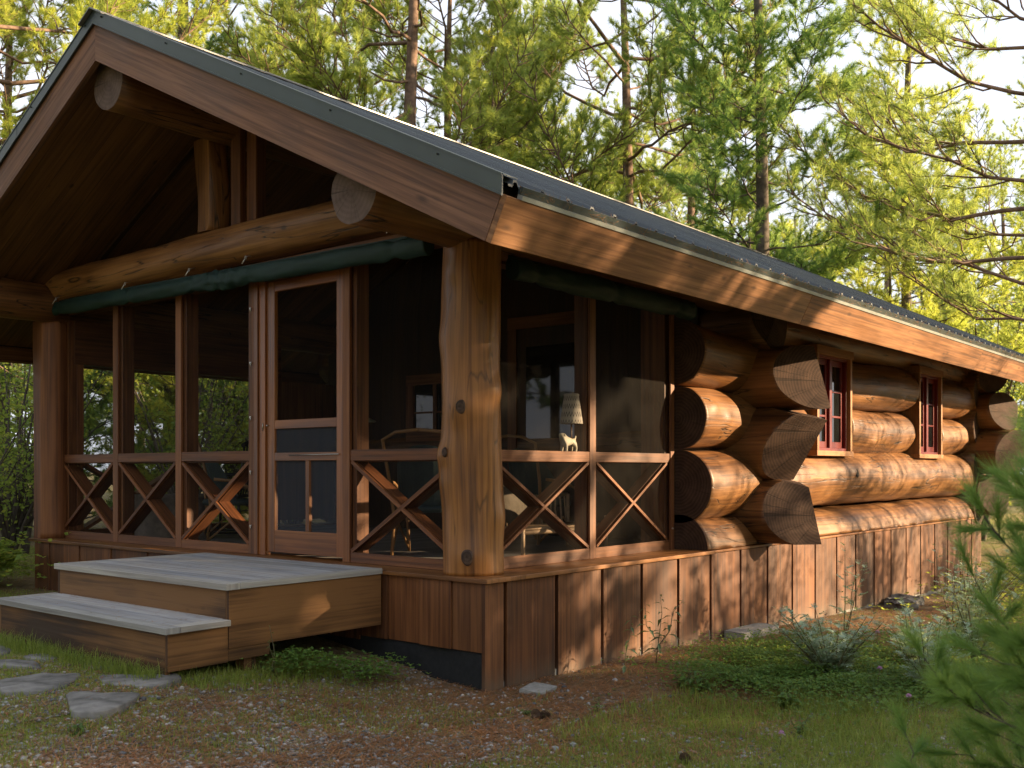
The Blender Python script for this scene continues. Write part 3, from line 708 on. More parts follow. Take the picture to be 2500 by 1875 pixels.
o = link('needle_litter', np_mesh('needle_litter', V, np.arange(3*n).reshape(-1, 3), M['litter']), cabin); o['kind'] = 'stuff'
# --- side wall logs ------------------------------------------------------------------
XC = -.33
PIv = (XC,)
def sidelog(z, r, a, b, seed, **k): return logmesh('wall_log', 'y', a, b, (XC, z), r, cabin, LM, seed=seed, **k)
YC = 4.12
# wing stubs between the porch screens and the corner
sidelog(.72, .285, 2.95, YC+.1, 101, nth=56, step=.06, squeeze=-.004)
sidelog(1.285, .318, 2.95, YC+.1, 102, nth=56, step=.05, knots=[(3.3, .1, .08, .01)])
sidelog(1.865, .272, 2.95, YC+.1, 103, nth=56, step=.05, knots=[(3.15, .35, .05, .02), (3.4, -.1, .05, .02)])
sidelog(2.43, .280, 2.95, YC+.1, 104, nth=56, step=.05)
# long logs of the house wall
sidelog(.72, .290, YC-.1, 11.9, 111, nth=48, step=.08, amp=.04, squeeze=-.004)
sidelog(1.312, .305, YC-.1, 11.9, 112, nth=56, step=.06, amp=.04, knots=[(6.3, .25, .05, .012), (9.4, .6, .08, .02)])
knotdisc(cabin, (-.012, 6.34, 1.385), (1, -.05, .3), .055, M['dark'], 'knot_hole', 5)
for a, b, sd_ in ((YC-.1, 5.27, 113), (6.29, 8.53, 114), (9.52, 11.9, 115)):
    sidelog(1.865, .272, a, b, sd_, nth=56, step=.05, amp=.04, knots=[(6.6, .4, .05, .02), (7.3, .3, .05, .02), (7.0, -.5, .06, .02), (9.9, -.6, .05, .02)])
    sidelog(2.41, .285, a, b, sd_+10, nth=56, step=.06, amp=.04, knots=[(8.0, -.6, .05, .02)])
# header log over the windows
sidelog(2.86, .20, 4.3, 11.9, 131, nth=32, step=.15)
for i, (z, s_) in enumerate(((.9, 6), (1.4, 7), (1.9, 8), (2.4, 9), (2.75, 10))):
    logmesh('wall_log', 'y', 4.0, 11.9, (-6.0, z), .28, cabin, LM, seed=140+i, nth=20, step=.4)
for i, z in enumerate((.9, 1.45, 2.0, 2.55, 3.1, 3.6, 4.0, 4.3)):
    hw = min(6.6, 2*((4.6-z)/SL))/2 if z > 2.7 else 3.1
    logmesh('wall_log', 'x', XR-hw, XR+hw, (11.2, z), .29, cabin, LM, seed=150+i, nth=20, step=.4)
# crossed logs of the porch-end wall, ends cut to slanted faces
def plane3(a, b, c):
    a, b, c = Vector(a), Vector(b), Vector(c); nr = (b-a).cross(c-a).normalized()
    if nr.x < 0: nr = -nr
    return (a, nr)
def back(p, q):
    p, q = Vector(p), Vector(q); nr = (q-p).cross(Vector((-.80, .60, 0))).normalized()
    if nr.y < 0: nr = -nr
    return (p, nr)
ce = [(2.27, .300, [plane3((.20, 3.85, 2.22), (.54, 4.2, 2.03), (.41, 4.2, 2.50)), back((.54, 4.2, 2.03), (.41, 4.2, 2.50))], 161),
      (1.655, .350, [plane3((.13, 3.80, 1.65), (.18, 4.2, 1.30), (.52, 4.20, 1.87)), back((.18, 4.2, 1.30), (.52, 4.2, 1.87)), ((.10, 4, 1.985), (.27, 0, 1))], 162),
      (1.02, .320, [plane3((.10, 3.83, 1.04), (.345, 4.2, 1.245), (.452, 4.2, .783)), back((.345, 4.2, 1.245), (.452, 4.2, .783)), ((.1, 4, .722), (0, 0, -1)), ((.18, 4, 1.305), (.35, 0, 1))], 163)]
for z, r_, pc, sd_ in ce:
    logmesh('cross_log', 'x', -6.3, .95, (YC, z), r_, cabin, LM, seed=sd_, nth=64, step=.06, amp=.025, bow=.008, cuts=pc)
logmesh('cross_log', 'x', -6.3, .05, (YC, 2.80), .27, cabin, LM, seed=164, nth=32, step=.15, cuts=[((.02, 4, 2.8), (1, -.4, .3))])
for z in (3.3, 3.8, 4.2):
    hw = (4.55-z)/SL; logmesh('cross_log', 'x', XR-hw, XR+hw, (YC, z), .29, cabin, LM, seed=170, nth=20, step=.4)
# far corner ends
for i, (z, xe, r_) in enumerate(((2.27, .42, .28), (1.66, .55, .33), (1.05, .30, .3), (2.8, .3, .26))):
    logmesh('cross_log', 'x', -3, xe, (11.3, z), r_, cabin, LM, seed=180+i, nth=32, step=.15, cuts=[((xe-.12, 11.3, z), (1, -.5, .2*(-1)**i))])
# vertical board closing the porch screen against the stub logs
mb = MB(61); mb.box(-.68, -.357, 2.905, 2.945, .7145, 2.98, 'z'); mb.box(-.355, -.335, 2.845, 2.903, .7145, 2.90, 'z'); mb.build('corner_board', M['frame'], cabin, bevel=.002)
# --- porch end wall seen through the screens: boarding, window, house door ----------------
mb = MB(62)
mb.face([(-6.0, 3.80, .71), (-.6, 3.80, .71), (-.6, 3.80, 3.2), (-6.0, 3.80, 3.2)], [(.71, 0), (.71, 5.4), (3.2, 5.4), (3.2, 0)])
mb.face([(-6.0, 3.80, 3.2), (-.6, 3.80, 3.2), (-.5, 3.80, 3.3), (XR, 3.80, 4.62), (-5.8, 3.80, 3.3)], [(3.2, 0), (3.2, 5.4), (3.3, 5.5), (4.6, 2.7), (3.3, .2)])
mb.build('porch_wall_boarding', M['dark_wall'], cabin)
mb = MB(63)
hd = empty('house_door', (0, 0, 0)); hd.parent = cabin
for a in ((-2.95, -2.83, .72, 2.95), (-1.92, -1.80, .72, 2.95)): mb.box(a[0], a[1], 3.765, 3.80, a[2], a[3], 'z')
mb.box(-2.95, -1.80, 3.762, 3.80, 2.951, 3.08, 'x'); mb.build('casing', M['frame'], hd)
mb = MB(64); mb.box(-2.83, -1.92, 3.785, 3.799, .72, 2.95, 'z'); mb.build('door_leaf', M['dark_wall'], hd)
mb = MB(64); mb.box(-2.70, -2.05, 3.778, 3.7845, 1.75, 2.75, 'z'); mb.build('pane', M['glass'], hd)
pw = empty('porch_window', (0, 0, 0)); pw.parent = cabin
mb = MB(65); 
wx0, wx1, wz0, wz1 = -4.42, -3.72, 1.88, 2.42
mb.box(wx0-.12, wx1+.12, 3.76, 3.80, wz0-.13, wz0, 'x'); mb.box(wx0-.12, wx1+.12, 3.76, 3.80, wz1, wz1+.12, 'x')
mb.box(wx0-.12, wx0, 3.762, 3.80, wz0, wz1, 'z'); mb.box(wx1, wx1+.12, 3.762, 3.80, wz0, wz1, 'z')
mb.box(-4.10, -4.05, 3.77, 3.79, wz0, wz1, 'z'); mb.box(wx0, wx1, 3.772, 3.789, 2.08, 2.10, 'x'); mb.build('window_frame', M['frame'], pw)
mb = MB(66); mb.box(wx0, wx1, 3.790, 3.7955, wz0, wz1, 'x'); mb.build('pane', M['glass'], pw)
# --- screened porch walls -------------------------------------------------------------
YF = .25; XF = -.345
def frontpanel(a, b, z0, z1, parent, brace=True, seed=0):
    pass
fr = MB(70); inn = MB(71)
# front: sill rails and mid rails between mullions
mull = [(-6.02, -5.985), (-4.99, -4.90), (-3.915, -3.825), (-2.83, -2.75)]
bays = [(-5.985, -4.99), (-4.90, -3.915), (-3.825, -2.83), (-1.575, -.50)]
for a, b in mull[1:3]: fr.box(a, b, YF-.002, YF+.020, .716, 2.99, 'z')
fr.box(-6.02, -5.98, YF-.002, YF+.02, .716, 2.99, 'z'); fr.box(-2.83, -2.752, YF-.004, YF+.02, .716, 2.99, 'z')
for i, (a, b) in enumerate(bays):
    fr.box(a+.0015, b-.0015, YF, YF+.020, 1.483+(.003*i if i < 3 else 0), 1.565+(.003*i if i < 3 else 0), 'x')
    fr.box(a+.0015, b-.0015, YF, YF+.020, .7155, .792, 'x')
    inn.box(a, b, YF+.026, YF+.15, 1.475, 1.515, 'x'); inn.box(a, b, YF+.026, YF+.15, .702, .77, 'x')
    inn.box(a-.045 if i else a, a+.045, YF+.027, YF+.148, .77, 2.99, 'z')
inn.box(-6.0, -5.90, YF+.027, YF+.15, .70, 2.99, 'z'); inn.box(-2.86, -2.79, YF+.027, YF+.15, .70, 2.99, 'z')
inn.box(-1.66, -1.575, YF+.027, YF+.15, .70, 2.99, 'z')
fr.box(-1.655, -1.577, YF-.006, YF+.02, .716, 2.99, 'z')
# head boards
fr.box(-6.0, -.5, YF-.001, YF+.12, 2.99, 3.12, 'x')
# side: mullion and rails
sb = [(.42, 1.632), (1.716, 2.842)]
fr.box(XF-.02, XF+.002, 1.633, 1.715, .716, 2.90, 'z')
for a, b in sb:
    fr.box(XF-.02, XF, a, b-.0015, 1.475, 1.555, 'y'); fr.box(XF-.02, XF, a, b-.0015, .7155, .80, 'y')
    inn.box(XF-.15, XF-.026, a, b, 1.47, 1.51, 'y'); inn.box(XF-.15, XF-.026, a, b, .702, .775, 'y')
for y_ in (1.63, 2.80): inn.box(XF-.148, XF-.027, y_-.0, y_+.085, .775, 2.9, 'z')
fr.box(XF-.12, XF, .40, 2.9, 2.86, 2.93, 'y')
# far porch side (x = -6)
for a, b in ((.43, 1.60), (1.70, 2.85)):
    inn.box(-6.02, -5.90, a, b, 1.48, 1.56, 'y'); inn.box(-6.02, -5.90, a, b, .702, .79, 'y'); inn.box(-6.05, -5.88, a-.1, b+.1, 2.50, 2.95, 'y')
inn.box(-6.03, -5.89, 1.60, 1.70, .79, 2.5, 'z'); inn.box(-6.03, -5.89, 2.85, 3.9, .79, 2.5, 'z'); inn.box(-6.03, -5.89, .36, .43, .79, 2.5, 'z')
fr.build('screen_frame', M['frame'], cabin, bevel=.002); inn.build('inner_stud', M['frame'], cabin, bevel=.002)
mb = MB(72)
def braceY(a, b, z0, z1):   # X brace in a bay of the front (plane y)
    for (p, q) in (((a, z0), (b, z1)), ((a, z1), (b, z0))):
        d = Vector((q[0]-p[0], 0, q[1]-p[1])); nrm = Vector((-d.z, 0, d.x)).normalized()
        off = 0 if q[1] > p[1] else .0015
        mb.board((p[0], YF+.008+off, p[1]), (q[0], YF+.008+off, q[1]), nrm*.030, (0, .018, 0))
        mb.board((p[0], YF+.085+off, p[1]), (q[0], YF+.085+off, q[1]), nrm*.034, (0, .11-off*2, 0))
def braceX(x, a, b, z0, z1, s_=1):
    for (p, q) in (((a, z0), (b, z1)), ((a, z1), (b, z0))):
        d = Vector((0, q[0]-p[0], q[1]-p[1])); nrm = Vector((0, -d.z, d.y)).normalized(); off = 0 if q[1] > p[1] else .0015
        mb.board((x-s_*(.008+off), p[0], p[1]), (x-s_*(.008+off), q[0], q[1]), nrm*.022, (.018, 0, 0))
        mb.board((x-s_*(.085+off), p[0], p[1]), (x-s_*(.085+off), q[0], q[1]), nrm*.034, (.11-off*2, 0, 0))
for i, (f_, a_) in enumerate([(braceY, (a+.01, b-.01, .80, 1.475)) for a, b in bays[:3]]+[(braceY, (-1.565, -.50, .80, 1.475)), (braceX, (XF, .50, 1.62, .81, 1.47)), (braceX, (XF, 1.73, 2.80, .81, 1.47)), (braceX, (-6.0, .44, 1.6, .8, 1.47, -1)), (braceX, (-6.0, 1.7, 2.84, .8, 1.47, -1))]):
    mb = MB(720+i); f_(*a_); mb.build('cross_brace', M['cedar'], cabin)
mb = MB(73)
def quadY(a, b, z0, z1, y_, m=mb): m.face([(a, y_, z0), (b, y_, z0), (b, y_, z1), (a, y_, z1)], [(a, z0), (b, z0), (b, z1), (a, z1)])
def quadX(a, b, z0, z1, x_, m=mb): m.face([(x_, a, z0), (x_, b, z0), (x_, b, z1), (x_, a, z1)], [(a+9, z0), (b+9, z0), (b+9, z1), (a+9, z1)])
quadY(-6.0, -2.8, .75, 3.05, YF+.0235); quadY(-1.62, -.45, .75, 3.05, YF+.0235)
quadX(.40, 2.86, .75, 2.92, XF-.0235); quadX(.40, 2.9, .75, 2.6, -6.04)
mb.build('porch_screen', M['screen'], cabin)
# --- screen door ------------------------------------------------------------------------
sdr = empty('screen_door', (0, 0, 0)); sdr.parent = cabin
mb = MB(74); yd = YF+.012
mb.box(-2.605, -2.505, yd, yd+.035, .745, 2.945, 'z'); mb.box(-1.745, -1.662, yd, yd+.035, .745, 2.945, 'z')
mb.box(-2.505, -1.745, yd+.001, yd+.034, 2.862, 2.945, 'x'); mb.box(-2.505, -1.745, yd+.001, yd+.034, .745, .925, 'x')
mb.box(-2.505, -1.745, yd+.001, yd+.034, 1.745, 1.815, 'x'); mb.box(-2.505, -1.745, yd+.001, yd+.034, 1.487, 1.552, 'x')
mb.box(-2.118, -2.072, yd+.002, yd+.033, .925, 1.487, 'z')
mb.build('door_frame', M['door'], sdr, bevel=.003)
mb = MB(75); quadY(-2.51, -1.74, 1.50, 2.90, yd+.020, mb); mb.build('upper_screen', M['screen'], sdr)
mb = MB(76); quadY(-2.51, -1.74, .90, 1.50, yd+.019, mb); quadY(-2.51, -1.74, 1.53, 1.76, yd+.0185, mb); mb.build('lower_screen', M['screen_door'], sdr)
mb = MB(77); mb.tube([(-2.30, yd-.016, 1.530), (-1.70, yd-.016, 1.534)], .0045, 8); mb.tube([(-2.30, yd-.016, 1.53), (-2.30, yd+.002, 1.53)], .005, 8); mb.build('push_bar', M['metal'], sdr)
mb = MB(78); mb.tube([(-2.64, yd-.012, 1.80), (-2.63, yd-.022, 1.77), (-2.64, yd-.014, 1.73)], .005, 8); mb.tube([(-2.585, yd-.02, 1.775), (-2.585, yd+.0, 1.775)], .005, 8); mb.build('handle', M['metal'], sdr)
mb = MB(79)
mb.box(-2.748, -2.70, YF-.012, YF+.03, .716, 2.99, 'z'); mb.box(-2.698, -2.655, YF+.002, YF+.04, .716, 2.99, 'z'); mb.box(-2.653, -2.608, YF-.004, YF+.05, .716, 2.955, 'z')
mb.box(-2.653, -1.657, YF+.003, YF+.05, 2.957, 3.0, 'x'); mb.build('door_jamb', M['door'], cabin, bevel=.002)
for z, x_, r_ in [(z, -2.79, .008) for z in (.95, 1.40, 1.85, 2.30, 2.75)]+[(z, -6.0, .009) for z in (.95, 1.38, 1.80, 2.22, 2.65)]:
    mb = MB(80); mb.tube([(x_, YF-.02, z), (x_, YF, z)], r_, 8); mb.tube([(x_+.0, YF-.016, z), (x_+.012, YF-.024, z-.012), (x_+.012, YF-.02, z-.03)], .0045, 6); mb.build('canvas_hook', M['zinc'], cabin)
mb = MB(80); mb.tube([(XF+.002, 2.87, .90), (XF+.02, 2.87, .90)], .008, 8); mb.build('canvas_hook', M['zinc'], cabin)
# --- rolled canvas blinds -----------------------------------------------------------------
def blind(name, axis, a0, a1, c, r, ties, seed, sag=.0, dz=0.0):
    mb = MB(seed); n = int(abs(a1-a0)/.025); nth = 26; rings = []
    for i in range(n+1):
        t = i/n; a = a0+(a1-a0)*t
        sq = 1.0
        for tt in ties: sq -= .24*math.exp(-((a-tt)/.05)**2)
        ring = []
        for k in range(nth):
            th = 2*PI*k/nth
            w_ = mn.noise(Vector((a*2.5, math.cos(th)*1.3, math.sin(th)*1.3+seed)))*.16+mn.noise(Vector((a*9, math.cos(th)*2.5, math.sin(th)*2.5+seed)))*.08
            near = min([abs(a-tt) for tt in ties]+[9]); w_ += math.sin(th*5+a*20)*.06*math.exp(-(near/.16)**2)
            crump = math.exp(-((a-(-3.02))/.30)**2) if name == 'rolled_blind' and axis == 'x' else 0
            w_ += crump*(mn.noise(Vector((a*14, th*1.2, seed)))*.45+mn.noise(Vector((a*30, th*2.2, seed)))*.2)
            rr = r*sq*(1+w_)*(1 + .10*crump)
            u, v = math.cos(th)*rr*.75, math.sin(th)*rr*1.05-sag*math.sin(t*PI)+dz*t
            ring.append((a, c[0]+u, c[1]+v) if axis == 'x' else (c[0]+u, a, c[1]+v))
        rings.append(ring)
    i0 = len(mb.v)
    for r_ in rings: mb.v += r_
    for i in range(n):
        for k in range(nth):
            k2 = (k+1) % nth; f = (i0+i*nth+k, i0+i*nth+k2, i0+(i+1)*nth+k2, i0+(i+1)*nth+k)
            mb.f.append(f if axis == 'x' else f[::-1]); mb.uv.append([(0, 0)]*4); mb.mi.append(0); mb.sm.append(True)
    for j in (0, n): mb.f.append(tuple(i0+j*nth+k for k in range(nth))); mb.uv.append([(0, 0)]*nth); mb.mi.append(0); mb.sm.append(False)
    zt = c[1]+r*1.02      # narrow flap that carries the grommets
    if axis == 'x': mb.board((a0, c[0]+.02, zt-.02), (a1, c[0]+.02, zt-.02+dz), (0, .012, 0), (0, 0, .07))
    else: mb.board((c[0]-.03, a0, zt-.02), (c[0]-.03, a1, zt-.02+dz), (.012, 0, 0), (0, 0, .07))
    o = mb.build(name, M['canvas'], cabin)
    mg_ = MB(seed+1)
    for i in range(int(abs(a1-a0)/.42)):
        a = a0+.2+i*.42; zz_ = zt+.004+dz*(a-a0)/(a1-a0)
        if axis == 'x': mg_.tube([(a, c[0]+.035, zz_), (a, c[0]+.020, zz_)], .007, 8); mg_.build('grommet', M['zinc'], o); mg_ = MB(seed+1)
    for tt in ties:
        if axis == 'x':
            mg_.tube([(tt, c[0]+.01, zt+.03), (tt+.006, c[0]-.05, zt+.012), (tt, c[0]-.085, c[1]+.02)], .004, 6)
            mg_.tube([(tt+.008*math.cos(q), c[0]-.05, zt+.005+.014*math.sin(q)) for q in np.linspace(0, 2*PI, 10)], .0035, 6); mg_.build('tie_strap', M['zinc'], o); mg_ = MB(seed+1)
    return o
blind('rolled_blind', 'x', -6.17, -.62, (.115, 3.045), .070, (-5.75, -4.45, -3.42, -2.62, -.95), 85, dz=-.085)
blind('side_blind', 'y', .50, 2.96, (-.20, 2.80), .078, (.75, 1.75, 2.7), 87).name = 'rolled_blind'
# --- house windows ---------------------------------------------------------------------------
def window(y0, y1, z0, z1):
    wdw = empty('window', (0, 0, 0)); wdw.parent = cabin
    X = -.035
    mb = MB(90); cw = .075
    mb.box(X-.30, X, y0, y0+.05, z0, z1, 'z'); mb.box(X-.30, X, y1-.05, y1, z0, z1, 'z')
    mb.box(X-.30, X+.008, y0-.02, y1+.02, z0-.055, z0, 'y'); mb.box(X-.30, X+.008, y0-.02, y1+.02, z1, z1+.09, 'y')
    mb.build('casing', M['casing'], wdw, bevel=.003)
    a, b = y0+.052, y1-.052; ym = (a+b)/2; xs_ = X-.085
    mb = MB(91)
    mb.box(xs_-.07, xs_+.045, a, a+.028, z0, z1, 'z'); mb.box(xs_-.07, xs_+.045, b-.028, b, z0, z1, 'z')
    mb.box(xs_-.07, xs_+.047, a+.028, b-.028, z0, z0+.03, 'y'); mb.box(xs_-.07, xs_+.047, a+.028, b-.028, z1-.03, z1, 'y')
    mb.box(xs_-.02, xs_+.035, ym-.032, ym+.032, z0+.03, z1-.03, 'z')
    mb.build('window_frame', M['red'], wdw, bevel=.002)
    for j, (s0, s1) in enumerate(((a+.03, ym-.034), (ym+.034, b-.03))):
        mb = MB(92+j)
        mb.box(xs_-.03, xs_+.005, s0, s0+.045, z0+.032, z1-.032, 'z'); mb.box(xs_-.03, xs_+.005, s1-.045, s1, z0+.032, z1-.032, 'z')
        mb.box(xs_-.03, xs_+.004, s0+.045, s1-.045, z0+.032, z0+.10, 'y'); mb.box(xs_-.03, xs_+.004, s0+.045, s1-.045, z1-.09, z1-.032, 'y')
        for q in (1, 2): zz_ = z0+.10+(z1-z0-.19)*q/3; mb.box(xs_-.025, xs_+.002, s0+.045, s1-.045, zz_-.011, zz_+.011, 'y')
        mb.build('sash', M['red'], wdw, bevel=.002)
    mb = MB(95); mb.box(xs_-.017, xs_-.012, a+.05, b-.05, z0+.05, z1-.05, 'y'); mb.build('pane', M['glass'], wdw)
    mb = MB(96); mb.box(X-.30, X-.27, y0, y1, z0, z1, 'y'); mb.build('backing', M['dark'], wdw)
window(5.30, 6.26, 1.615, 2.63); window(8.55, 9.50, 1.615, 2.66)

# ================================================================== STEPS
st = empty('front_steps', (-2, -.8, 0), 0, 'weathered grey two-step wooden platform in front of the screen door', 'steps')
def loc(v): return v
def stepmesh(name, fn, mat, bevel=.004):
    mb = MB(hash(name) % 97 if False else len(name)*3); fn(mb)
    mb.v = [(a+2, b+.8, c) for a, b, c in mb.v]
    return mb.build(name, mat, st, bevel)
def f1(mb):
    x0, x1, y0, y1 = -3.08, -.95, -1.28, -.004; n = 7; yb0, yb1 = y0+.098, y1
    for i in range(n): mb.box(x0+.10, x1-.10, yb0+(yb1-yb0)*i/n+.002, yb0+(yb1-yb0)*(i+1)/n-.002, .690, .7285, 'x')
stepmesh('platform_board', f1, M['tread'])
def f2(mb):
    for s_, x0 in ((0, -3.08), (1, -1.05)): mb.box(x0+.001, x0+.099, -1.182, -.004, .690, .729, 'y')
    mb.box(-3.08, -.95, -1.28, -1.184, .689, .7295, 'x')
stepmesh('platform_nosing', f2, M['tread_edge'])
def f3(mb):
    x0, x1 = -3.10, -.93
    for i in range(2): mb.box(x0+.10, x1-.10, -1.60+.17*i, -1.60+.17*i+.166, .478, .514, 'x')
    mb.box(x0+.10, x1-.10, -1.26, -1.24, .478, .514, 'x')
stepmesh('lower_tread', f3, M['tread'])
def f4(mb):
    x0, x1 = -3.10, -.93
    mb.box(x0, x1, -1.70, -1.604, .477, .515, 'x'); mb.box(x0+.001, x0+.099, -1.602, -1.262, .478, .5145, 'y'); mb.box(x1-.099, x1-.001, -1.602, -1.262, .478, .5145, 'y')
stepmesh('lower_nosing', f4, M['tread_edge'])
def f5(mb):
    mb.box(-3.04, -.995, -1.255, -1.22, .50, .688, 'x')          # riser under the platform
    mb.box(-.993, -.965, -1.255, -.004, .335, .688, 'y')        # long side board
    mb.box(-3.068, -3.04, -1.255, -.004, .335, .688, 'y')
    mb.box(-3.06, -.995, -1.665, -1.63, .12, .476, 'x')          # lower riser
    mb.box(-.994, -.967, -1.665, -1.258, .255, .476, 'y'); mb.box(-.996, -.9695, -1.256, -.95, .26, .334, 'y')
    mb.box(-3.088, -3.06, -1.665, -1.258, .2, .476, 'y')
    mb.box(-1.09, -1.0, -1.12, -1.03, .05, .33, 'z'); mb.box(-2.9, -2.81, -1.12, -1.03, .05, .33, 'z')
stepmesh('step_board', f5, M['riser'])

# needles and grit blown onto the treads
rgt = np.random.default_rng(9); n = 420
px_ = rgt.uniform(-3.05, -.97, n); py_ = np.where(rgt.random(n) < .6, rgt.uniform(-1.25, -.02, n), rgt.uniform(-1.68, -1.27, n)); pz_ = np.where(py_ > -1.262, .7305, .5165)
py_ = np.where(rgt.random(n) < .25, -1.265-abs(rgt.normal(0, .03, n)), py_); pz_ = np.where(py_ > -1.262, .7305, .5165)
th_ = rgt.uniform(0, PI, n); Ls_ = rgt.uniform(.015, .06, n); d_ = np.c_[np.cos(th_)*Ls_, np.sin(th_)*Ls_, np.zeros(n)]; w_ = np.c_[-np.sin(th_), np.cos(th_), np.zeros(n)]*.0014
p_ = np.c_[px_+2, py_+.8, pz_]; ok_ = (px_+d_[:, 0] < -.96)
V = np.stack([p_-w_, p_+w_, p_+d_+w_, p_+d_-w_], 1)[ok_].reshape(-1, 3)
o = link('needle_litter', np_mesh('needle_litter', V, np.arange(len(V)).reshape(-1, 4), M['litter']), st); o['kind'] = 'stuff'

# ================================================================== FURNITURE IN THE PORCH
def off(mb, x, y, z): mb.v = [(a-x, b-y, c-z) for a, b, c in mb.v]
FL = .70
stump = MB(200)
pr = [(.44, 0), (.42, .1), (.40, .25), (.40, .42), (.41, .455), (0, .456)]
stump.lathe((0, 0, 0), pr, 26)
stump.v = [(x*(1+.05*math.sin(5*math.atan2(y, x))), y*(1+.05*math.sin(5*math.atan2(y, x))), z) for x, y, z in stump.v]
o = stump.build('stump_table', M['stump']); o.location = (-5.25, 1.05, FL); tag(o, 'grey tree stump used as a side table inside the porch screens', 'stump table')
# black spindle rocking chair
def spindle_chair(loc, rz, label):
    t = empty('spindle_chair', loc, rz, label, 'chair')
    mb = MB(201); mb.box(-.25, .25, -.22, .24, .40, .435, 'x'); mb.build('seat', M['black_wood'], t, bevel=.01)
    mb = MB(202)
    for i in range(7): x = -.2+.4*i/6; mb.tube([(x, .21, .43), (x*1.08, .26, .7), (x*1.12, .30, 1.0)], [.011, .015, .010], 8)
    mb.build('spindles', M['black_wood'], t)
    mb = MB(203); mb.tube([(-.27, .30, .98), (-.1, .32, 1.03), (.1, .32, 1.03), (.27, .30, .98)], .025, 10); mb.build('top_rail', M['black_wood'], t)
    for x in (-.22, .22):
        mb = MB(204); mb.tube([(x, .22, .42), (x*1.15, .26, .04)], [.02, .014], 8); mb.build('leg', M['black_wood'], t)
        mb = MB(204); mb.tube([(x, -.18, .42), (x*1.15, -.22, .04)], [.02, .014], 8); mb.build('leg', M['black_wood'], t)
        mb = MB(205); mb.tube([(x*1.15, -.38, .06), (x*1.15, -.1, .012), (x*1.15, .2, .012), (x*1.15, .5, .06)], .014, 8); mb.build('rocker', M['black_wood'], t)
        mb = MB(206); mb.tube([(x*1.15, .27, .66), (x*1.2, 0, .66), (x*1.2, -.22, .64)], .018, 8); mb.tube([(x*1.2, -.2, .64), (x, -.17, .43)], .013, 8); mb.build('armrest', M['black_wood'], t)
    return t
spindle_chair((-5.55, 1.95, FL), rad(-60), 'black painted spindle rocking chair behind the tree stump table')
def wicker_chair(loc, rz, label, group=None):
    t = empty('wicker_chair', loc, rz, label, 'chair', group)
    mb = MB(210)
    n = 12
    for i in range(n):      # curved back shell
        a0 = PI*(-.02+1.04*i/n); a1 = PI*(-.02+1.04*(i+1)/n)
        def P(a, z, r=.30): return (r*math.cos(a)*(1+.08*(z-.4)), r*.75*math.sin(a)+.02+.12*(z-.4), z)
        h0 = .42+.50*max(0, math.sin(a0))**.5; h1 = .42+.50*max(0, math.sin(a1))**.5
        mb.face([P(a0, .36), P(a1, .36), P(a1, h1), P(a0, h0)], [(0, 0)]*4, 0, True)
        mb.face([P(a0, h0, .28), P(a1, h1, .28), P(a1, .36, .28), P(a0, .36, .28)], [(0, 0)]*4, 0, True)
    mb.build('backrest', M['wicker'], t)
    mb = MB(211); mb.lathe((0, 0, 0), [(0, .36), (.30, .36), (.31, .39), (.29, .42), (0, .425)], 20); mb.build('seat', M['wicker'], t)
    for x in (-1, 1):
        mb = MB(212+x); mb.tube([(x*.31, -.22, 0), (x*.33, -.24, .25), (x*.36, -.20, .50), (x*.36, .02, .60), (x*.33, .22, .62)], .015, 8); mb.build('arm_frame', M['bent'], t)
        mb = MB(215+x); mb.tube([(x*.28, .28, 0), (x*.27, .24, .3), (x*.30, .28, .62), (x*.33, .36, .96), (x*.20, .40, 1.02), (0, .41, 1.04)], .015, 8); mb.build('back_frame', M['bent'], t)
        mb = MB(217+x); mb.tube([(x*.31, -.22, .02), (x*.33, 0, .26), (x*.28, .28, .02)], .011, 8); mb.build('leg', M['bent'], t)
    return t
wc = wicker_chair((-4.45, 1.25, FL), rad(150), 'dark green wicker chair with bent wood frame beside the screen door')
for lc, rz, lb in (((-1.75, 1.35, FL), 205, 'dark wicker rocker with bent wood frame close to the corner post'), ((-1.9, 3.0, FL), 170, 'dark wicker armchair against the porch end wall below the board door')):
    dup(wc, lc, rad(rz), 1.0, lb)
# twig settee
ts = empty('twig_settee', (-1.35, 2.15, FL), rad(0), 'small settee of peeled twigs behind the side screens', 'settee')
mb = MB(220); rr = random.Random(4)
mb.tube([(-.05, -.62, .475), (-.05, -.2, .48), (-.05, .3, .47), (-.05, .62, .485)], .016, 8); mb.build('top_rail', M['twig'], ts)
mb = MB(221)
for i in range(17):
    y = -.58+1.16*i/16; mb.tube([(-.03, y, .22), (-.045+rr.uniform(-.01, .01), y+rr.uniform(-.015, .015), .35), (-.05, y+rr.uniform(-.01, .01), .475)], rr.uniform(.007, .011), 6)
mb.build('backrest', M['twig'], ts)
mb = MB(222); mb.tube([(.05, -.6, .20), (.06, 0, .21), (.05, .6, .20)], .02, 8); mb.tube([(.40, -.6, .20), (.41, 0, .195), (.40, .6, .21)], .02, 8)
for i in range(14): x = .07+.33*i/13; mb.tube([(x, -.6, .225), (x, .6, .225)], .011, 6)
mb.build('seat', M['twig'], ts)
for x, y in ((-.03, -.6), (-.03, .6), (.40, -.6), (.40, .6)):
    mb = MB(223); mb.tube([(x, y, 0), (x, y, .30 if x > 0 else .49)], .018, 8); mb.build('leg', M['twig'], ts)
# cushion leaning on the settee
mb = MB(224); mb.lathe((0, 0, 0), [(0, -.07), (.12, -.065), (.19, -.02), (.2, .0), (.19, .02), (.12, .065), (0, .07)], 16)
o = mb.build('cushion', M['fabric']); o.location = (-1.20, 1.72, FL+.42); o.rotation_euler = (0, rad(75), rad(8)); o.scale = (1, 1.05, 1); tag(o, 'round cream cushion leaning on the twig settee back', 'cushion')
